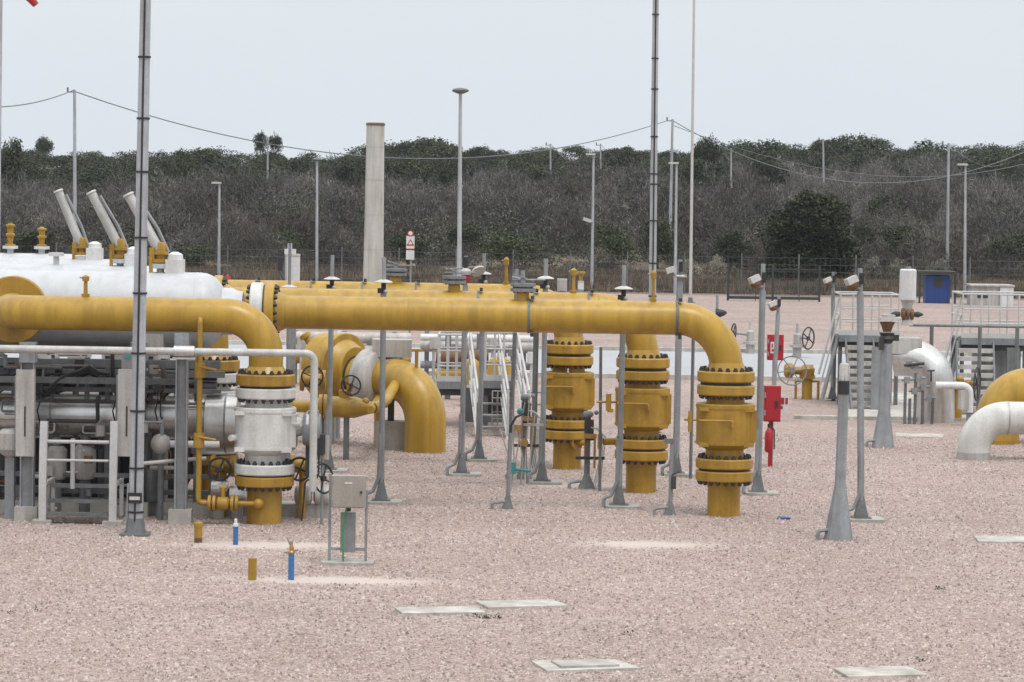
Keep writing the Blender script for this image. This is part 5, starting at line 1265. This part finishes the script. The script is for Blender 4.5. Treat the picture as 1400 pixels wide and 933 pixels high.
def line_pole(bx, tx, ty, Y, label, r=.11, arm=True):
    b = AT(bx,330,Y); t = AT(tx,ty,Y); g = Vector((b.x,Y,hill(b.x,Y)-.1)); top = Vector((t.x,Y,t.z))
    th = thing('line_pole', label, 'power pole', g, 'power line poles')
    part('pole', MB().tube([g,top],[r,r*.7],8), M['mast'], th)
    if arm: part('insulator', MB().cyl(top+Vector((-.4,0,-.12)),top+Vector((.05,0,-.12)),.03,n=6).cyl(top+Vector((-.36,0,-.12)),top+Vector((-.36,0,.12)),.05,n=8), M['galvdark'], th)
    return top
pA = line_pole(103,102,123,161,'power pole rising behind the leaning vent tubes at left')
pB = line_pole(916,919.5,163,205,'power pole just right of the dark clamped mast')
pC = line_pole(1296,1297,196,186,'bluish power pole left of the right-hand street lamp',.10)
pD = line_pole(365,366,192,268,'distant power pole below the pair of ridge pines',.09)
pE = line_pole(752,752.5,197,262,'distant power pole in the brush right of the lamp mast',.09)
pF = line_pole(820.5,821,197,270,'faint distant power pole beside the camera post',.08)
pG = line_pole(999,999.5,203,255,'distant power pole right of the thin pale mast',.09)
pH = line_pole(1125,1125.5,190,262,'distant power pole above the lone dark tree',.10)
def cable(p, q_, sag, label, r=.03):
    pts = [p.lerp(q_,i/24)+Vector((0,0,-sag*4*(i/24)*(1-i/24))) for i in range(25)]
    single('overhead_cable', MB().tube(pts,r,5), M['wire'], label, 'cable', pts[12], 'overhead cables')
cable(AT(-30,146,150),pA,.3,'overhead cable running left out of view from the left pole')
cable(pA+Vector((.05,0,-.1)),pB+Vector((-.3,0,-.1)),3.0,'long sagging overhead cable from the left pole to the one beside the clamped mast')
cable(pB+Vector((0,0,-.1)),AT(1410,204,215),3.2,'overhead cable sagging to the right from the pole beside the clamped mast')
cable(pE,AT(800,226,300),.4,'short faint cable running back from the pole right of the lamp mast',.018)
cable(pF,AT(868,226,300),.5,'short faint cable running back from the pole beside the camera post',.018)
cable(pG,AT(1062,236,300),.8,'short cable running back from the pole right of the thin pale mast',.018)
cable(pH,AT(1220,238,310),1.2,'cable dipping right from the pole above the lone dark tree',.018)
cable(pC,AT(1372,224,260),.7,'cable dipping right from the bluish pole',.018)
cable(pB+Vector((0,0,-.4)),AT(1410,222,260),2.2,'second overhead cable sagging right, lower than the first',.022)
cable(AT(906,215,205),AT(930,243,260),.3,'short cable drooping beside the clamped mast',.018)

# ------------------------------------------------------------------ vegetation
nr = np.random.default_rng(11)
def leaf_quads(C, size, nrm=None, aspect=1.0):
    n = len(C)
    a = nr.normal(size=(n,3)); a /= np.linalg.norm(a,axis=1,keepdims=True)
    b = nr.normal(size=(n,3)); b -= a*(a*b).sum(1,keepdims=True); b /= np.linalg.norm(b,axis=1,keepdims=True)
    s = (size*nr.uniform(.6,1.3,size=(n,1)))
    V = np.stack([C-a*s*aspect, C+b*s*.6, C+a*s*aspect, C-b*s*.6],1).reshape(-1,3)
    return V
def crown(lobes, n, size, shell=.55):
    out = []
    tot = sum(l[3]*l[4] for l in lobes)
    for (x,y,z,rx,rz) in lobes:
        k = max(1,int(n*rx*rz/tot)); d = nr.normal(size=(k,3)); d /= np.linalg.norm(d,axis=1,keepdims=True)
        d[:,2] = np.where(d[:,2]<-.5, -d[:,2], d[:,2])
        rr = nr.uniform(shell,1.05,size=(k,1)); bump = 1+.18*np.sin(d[:,:1]*7+x*3)*np.cos(d[:,2:]*6+y*2)
        out.append(np.array([x,y,z])+d*rr*bump*np.array([rx,rx,rz]))
    return leaf_quads(np.concatenate(out), size)
def quads_mesh(name, V, m):
    F_ = np.arange(len(V)).reshape(-1,4); return np_mesh(name, V, F_, m, 4)
def rand_lobes(w, h, n, rnd, flat=1.0, base=.3):
    L = [(0,0,h*.55,w*.36,h*.36)]
    for i in range(n):
        t = rnd.uniform(0,6.28); r_ = w*.30*rnd.uniform(.5,1.1); z = h*rnd.uniform(base,.82)
        s = w*rnd.uniform(.14,.26); L.append((r_*math.cos(t),r_*math.sin(t),z,s,s*.8*flat))
    return L
def tree_mesh_pair(w, h, n, size, m, seed, base=.3, flat=1.0, trunk_h=None):
    rnd = random.Random(seed)
    cm = quads_mesh('crown', crown(rand_lobes(w,h,9,rnd,flat,base),n,size), m)
    tb = MB(); th_ = trunk_h or h*.55
    tb.tube([(0,0,-.3),(.05*w*.2,0,th_*.5),(0,0,th_)],[w*.035+.04,w*.028+.03,w*.015+.02],7)
    for k in range(5):
        t = rnd.uniform(0,6.28); z = th_*rnd.uniform(.45,.95)
        tb.tube([(0,0,z),(math.cos(t)*w*.15,math.sin(t)*w*.15,z+h*.12),(math.cos(t)*w*.3,math.sin(t)*w*.3,z+h*.25)],[.06,.045,.02],5)
    tm = bpy.data.meshes.new('trunk'); tm.from_pydata([tuple(v) for v in tb.v],[],tb.f); tm.materials.append(M['soil']); tm.shade_smooth()
    return cm, tm
TM = [tree_mesh_pair(4.0,3.6,4200,.09,M['leafdark'],i,.25) for i in (1,2,3)]
TP = [tree_mesh_pair(4.2,4.6,3000,.10,M['leafdark'],i,.62,.6) for i in (5,6)]       # umbrella-like pines
PS = tree_mesh_pair(2.0,1.2,1400,.05,M['leafpale'],31,.2,.8)
TG = [tree_mesh_pair(3.0,2.4,2600,.075,M['leafmid'],i,.2) for i in (8,9)]
def tree(px, Y, py_top, proto, label, group=None, sx=1.0, name='evergreen_tree', zoff=0, pw=None):
    x = AT(px,250,Y).x; g = Vector((x,Y,hill(x,Y)+zoff)); ht = AT(px,py_top,Y).z-g.z
    cm, tm = proto; h0 = max(v.co.z for v in cm.vertices)
    th = thing(name, label, 'tree', g, group)
    s = ht/h0; th.rotation_euler = (0,0,rng.uniform(0,6))
    sxx = pw/4200*Y/(max(v.co.x for v in cm.vertices)-min(v.co.x for v in cm.vertices)) if pw else s*sx
    for nm, me in (('crown',cm),('trunk',tm)):
        o = new_obj(nm, me, th); o.scale = (sxx,sxx,s)
big = tree_mesh_pair(5.4,4.6,30000,.08,M['leafblack'],21,.10,1.15)
tree(1105,178,260,big,'broad lone dark evergreen tree right of centre in front of the brush',None,1,pw=156)
grp = 'evergreens one can tell apart on the slope'
tree(356,300,176,TP[0],'small pine standing up on the ridge left of the concrete stack, left of a pair',grp,pw=24)
tree(376,302,179,TP[1],'small pine standing up on the ridge left of the concrete stack, right of a pair',grp,pw=22)
tree(857,285,198,TM[0],'rounded dark evergreen on the ridge left of the dark clamped mast',grp,pw=46)
tree(968,275,180,TM[1],'tall dark evergreen on the ridge just right of the thin pale mast',grp,pw=56)
tree(12,240,187,TM[2],'dark green tree crown at the left edge of the ridge',grp,pw=62)
tree(60,320,183,TM[1],'faint bluish tree rising behind the ridge at far left',grp,pw=34)
tree(660,320,196,TM[1],'bluish-green tree peeping over the ridge right of the lamp mast',grp,pw=40)
tree(250,265,200,TG[0],'green bush on the slope right of the tall left mast',grp,pw=46)
tree(945,250,216,TM[2],'dark rounded bush on the slope left of the thin pale mast base',grp,pw=55)
tree(480,255,222,TM[0],'dark evergreen bush left of the concrete stack',grp,pw=70)
tree(560,258,210,TM[1],'dark evergreen bush right of the concrete stack',grp,pw=80)
tree(730,258,224,TM[2],'dark evergreen bush midway between the lamp mast and camera post',grp,pw=75)
tree(1050,262,216,TM[0],'dark bush high on the slope above the lone dark tree, to its left',grp,pw=60)
tree(840,188,302,TG[1],'dark green bush at the foot of the slope beside the camera post',grp,pw=70)
tree(700,187,312,TG[0],'green bush at the foot of the slope above the grey nozzle',grp,pw=85)
tree(270,182,332,TG[1],'dull green bush at the foot of the slope above the vessels',grp,pw=70)
tree(1000,184,312,TM[2],'dark bush at the foot of the slope left of the lone tree',grp,pw=60)
tree(1385,186,318,TM[0],'dark bush at the foot of the slope at the right edge',grp,pw=70)
tree(1180,196,300,TM[1],'dark bush right behind the lone dark tree',grp,pw=50)
for px, Y, top, pw, k, lab in ((560,186,318,60,0,'dark low bush at the foot of the slope right of the warning sign'),(640,195,300,70,1,'dark olive bush low on the slope behind the lamp mast'),
    (900,190,296,60,2,'dark bush at the slope foot just right of the clamped mast'),(40,190,312,80,0,'dark olive bush low on the slope at the left edge'),(195,200,298,70,1,'dark bush low on the slope just left of the tall left mast'),
    (390,192,312,62,2,'dark bush low on the slope left of the first street lamp'),(1240,192,306,74,0,'dark bush low on the slope above the white actuator'),
    (1215,225,262,64,1,'dark bush high on the slope between lone tree and bluish pole')):
    tree(px,Y,top,(TM+TG)[k] if k<2 else TG[1],lab,grp,pw=pw)
# pale low shrubs by the field edge
for px, pw in ((1195,34),(1235,44),(1285,38),(985,30),(945,36)):
    tree(px,176+rng.uniform(0,4),346+rng.uniform(0,8),PS,'pale grey-green low shrub at the edge of the field','pale low shrubs at the field edge',pw=pw,name='low_shrub')
# evergreen wood on the ridge: one mass
def skyline(px): return sky0(px) + 3.2*math.sin(px*.083)+2.2*math.sin(px*.19+1)+1.6*math.sin(px*.41+2)+1.0
def sky0(px):
    xs_ = [-200,0,60,120,200,260,300,400,470,500,560,600,650,720,800,860,920,960,1000,1060,1110,1160,1200,1240,1300,1400,1600]
    yy = [203,203,208,206,206,203,200,207,203,195,187,190,205,202,205,209,203,197,189,191,190,184,186,196,196,196,197]
    return np.interp(px, xs_, yy)
base_c = [crown(rand_lobes(4.4,3.6,9,random.Random(40+i),1,.2),1700,.095,.55) for i in range(6)]
blk = []
for i in range(640):
    Y = 256+95*rng.random()**1.1; px = rng.uniform(-150,1550)
    x = AT(px,230,Y).x; z = hill(x,Y)
    lim = skyline(px) + max(0,(300-Y)*.7) + rng.choice((0,3,6,10,16,22)) + rng.uniform(-3,3)
    if px > 1000 and Y < 283: continue
    ht = AT(px,lim,Y).z - z
    ht = max(1.6, min(5.0, ht)); w_ = rng.uniform(.9,1.5)*max(.85,ht/3.4)
    B = base_c[i%6]*np.array([w_,w_,ht/3.6]); t = rng.uniform(0,6.28); c_, s_ = math.cos(t), math.sin(t)
    blk.append(np.stack([B[:,0]*c_-B[:,1]*s_+x, B[:,0]*s_+B[:,1]*c_+Y, B[:,2]+z],1))
wo = new_obj('evergreen_wood', quads_mesh('evergreen_wood', np.concatenate(blk), M['leafdark'])); wo['kind'] = 'stuff'; wo['label'] = 'dark evergreen wood along the ridge'
# leafless thicket on the slope: one mass
def twig_bush(n, w, h):
    """rounded leafless shrub: fine forked twigs filling a lumpy dome"""
    d = nr.normal(size=(n,3)); d[:,2] = np.abs(d[:,2])*.9; d /= np.linalg.norm(d,axis=1,keepdims=True)
    lump = 1+.22*np.sin(d[:,0]*5+w)*np.cos(d[:,1]*6)
    rr = (nr.uniform(.3,1.0,n)**.4)*lump
    p0 = d*rr[:,None]*np.array([w*.5,w*.5,h]) 
    u = d*.8 + nr.normal(size=(n,3))*.55 + np.array([0,0,.25]); u /= np.linalg.norm(u,axis=1,keepdims=True)
    L = nr.uniform(.12,.34,n)[:,None]; s_ = nr.normal(size=(n,3)); s_ -= u*(s_*u).sum(1,keepdims=True); s_ /= np.linalg.norm(s_,axis=1,keepdims=True)
    wd = nr.uniform(.006,.020,n)[:,None]
    return np.stack([p0-u*L*.5-s_*wd, p0-u*L*.5+s_*wd, p0+u*L*.5],1).reshape(-1,3)
bases = [twig_bush(1500,2.3,1.5) for _ in range(6)]
leafb = [leaf_quads((lambda d: d/np.linalg.norm(d,axis=1,keepdims=True)*nr.uniform(.55,1.05,size=(len(d),1))*np.array([1.05,1.05,1.35]))(np.abs(nr.normal(size=(700,3)))*np.where(nr.random((700,3))<.5,-1,1)*np.array([1,1,1])), .05) for _ in range(4)]
for L_ in leafb: L_[:,2] = np.abs(L_[:,2])
blk = {'twig':[], 'twigpale':[], 'twigdark':[]}; lv = []
for i in range(2000):
    Y = 181+ 119*rng.random()**.85; px = rng.uniform(-160,1560)
    if px < 930 and Y > 262: Y -= 45
    x = AT(px,300,Y).x; z = hill(x,Y)-.1; s = rng.choice((.7,.9,1.0,1.2,1.4,1.7,2.0))*rng.uniform(.85,1.15)
    if Y < 187: s *= .65
    t = rng.uniform(0,6.28); c_, s_ = math.cos(t), math.sin(t)
    green = math.sin(x*.16+1.3)*math.cos(Y*.13+x*.05)+rng.uniform(-.6,.6)
    def put(B): return np.stack([B[:,0]*c_-B[:,1]*s_+x, B[:,0]*s_+B[:,1]*c_+Y, B[:,2]+z],1)
    zs = s*rng.uniform(.8,1.2)
    pale = (Y-222)/60 + rng.uniform(-.9,.9)
    if green > .36+.4*(Y>250): lv.append(put(leafb[i%4]*np.array([s,s,zs])))
    else:
        blk['twigpale' if pale > .35 else ('twigdark' if pale < -.45 else 'twig')].append(put(bases[i%6]*np.array([s,s,zs])))
        if rng.random() < .3: lv.append(put(leafb[i%4][:4*rng.randint(30,120)]*np.array([s,s,zs])*.9))
for key, nm, lb in (('twig','leafless_thicket','grey-brown leafless thicket on the slope'),('twigpale','pale_thicket','paler grey leafless thicket higher on the slope'),('twigdark','dark_thicket','darker brown leafless thicket low on the slope')):
    V = np.concatenate(blk[key]); to = new_obj(nm, np_mesh(nm, V, np.arange(len(V)).reshape(-1,3), M[key], 3)); to['kind'] = 'stuff'; to['label'] = lb
lo = new_obj('scrub_leaves', quads_mesh('scrub_leaves', np.concatenate(lv), M['leafgrey'])); lo['kind'] = 'stuff'; lo['label'] = 'dull green leaves through the thicket'
# dry grass at the foot
n = 110000; Yg = 157+28*nr.random(n)**1.1; xg = nr.uniform(-32,34,n); zg = np.array([hill(a_,b_) for a_,b_ in zip(xg,Yg)])
hgt = nr.uniform(.15,.55,n)*np.where(np.sin(xg*.7+Yg*.4)>-.3,1,.45); dx = nr.normal(size=n)*.12; wd = nr.uniform(.015,.04,n)
V = np.stack([np.stack([xg-wd,Yg,zg],1),np.stack([xg+wd,Yg,zg],1),np.stack([xg+dx,Yg+nr.normal(size=n)*.1,zg+hgt],1)],1).reshape(-1,3)
gr = new_obj('dry_grass', np_mesh('dry_grass', V, np.arange(len(V)).reshape(-1,3), M['drygrass'], 3)); gr['kind'] = 'stuff'; gr['label'] = 'brown dry grass at the edge of the yard'
# weeds in the gravel
wv = []
for px, py, k, s in ((52,836,16,.035),(655,844,26,.03),(665,845,30,.03),(677,846,22,.03),(20,839,8,.03),(465,805,14,.03),(855,868,20,.03),(1260,905,24,.03),(1285,806,24,.03),(300,700,30,.03)):
    g = G(px,py); c = nr.normal(size=(k,3))*np.array([.05,.08,.012])+np.array([g.x,g.y,.015]); wv.append(leaf_quads(c,s*.5,aspect=1.2))
wd_ = new_obj('small_weeds', quads_mesh('small_weeds', np.concatenate(wv), M['leafmid'])); wd_['kind'] = 'stuff'; wd_['label'] = 'scattered small weeds in the gravel'
# loose stones over the near gravel
n = 250000
Ys = 29 + 36*nr.random(n)**1.15; Xs = nr.uniform(-1,1,n)*(Ys/6*1.1+3.5); rs_ = nr.uniform(.007,.021,n)*np.where(nr.random(n)<.06,1.5,1)
rsn = np.min([np.hypot((Xs-a_)/c_, (Ys-b_)/d_) for a_,b_,c_,d_ in SAND],axis=0) + nr.uniform(0,.55,n)
keep = rsn > 1.0; Xs, Ys, rs_ = Xs[keep], Ys[keep], rs_[keep]; n = len(Xs)
o8 = np.array([[1,0,0],[0,1,0],[-1,0,0],[0,-1,0],[0,0,1.05],[0,0,-.3]]); f8 = np.array([[0,1,4],[1,2,4],[2,3,4],[3,0,4]])
ang = nr.uniform(0,6.28,n); c_, s_ = np.cos(ang), np.sin(ang)
P = o8[None]*rs_[:,None,None]*nr.uniform(.6,1.3,size=(n,6,1))
P = np.stack([P[...,0]*c_[:,None]-P[...,1]*s_[:,None]+Xs[:,None], P[...,0]*s_[:,None]+P[...,1]*c_[:,None]+Ys[:,None], P[...,2]+.002],2)
Fs = (f8[None]+6*np.arange(n)[:,None,None]).reshape(-1,3)
st = new_obj('gravel_stones', np_mesh('gravel_stones', P.reshape(-1,3), Fs, M['stone'], 3)); st['kind'] = 'stuff'; st['label'] = 'loose pinkish gravel stones'

# ------------------------------------------------------------------ air
hz = bpy.data.materials.new('haze_air'); hz.use_nodes = True; ht_ = hz.node_tree; ht_.nodes.clear()
out = ht_.nodes.new('ShaderNodeOutputMaterial'); vol = ht_.nodes.new('ShaderNodeVolumePrincipled')
vol.inputs['Color'].default_value = (.80,.87,.95,1); vol.inputs['Density'].default_value = HAZE; vol.inputs['Anisotropy'].default_value = .2
ht_.links.new(vol.outputs[0], out.inputs['Volume'])
if HAZE:
    ho = part('haze', MB().box(-130,130,-6,420,-31,22), hz); ho['kind'] = 'stuff'; ho['label'] = 'thin pale haze in the air'
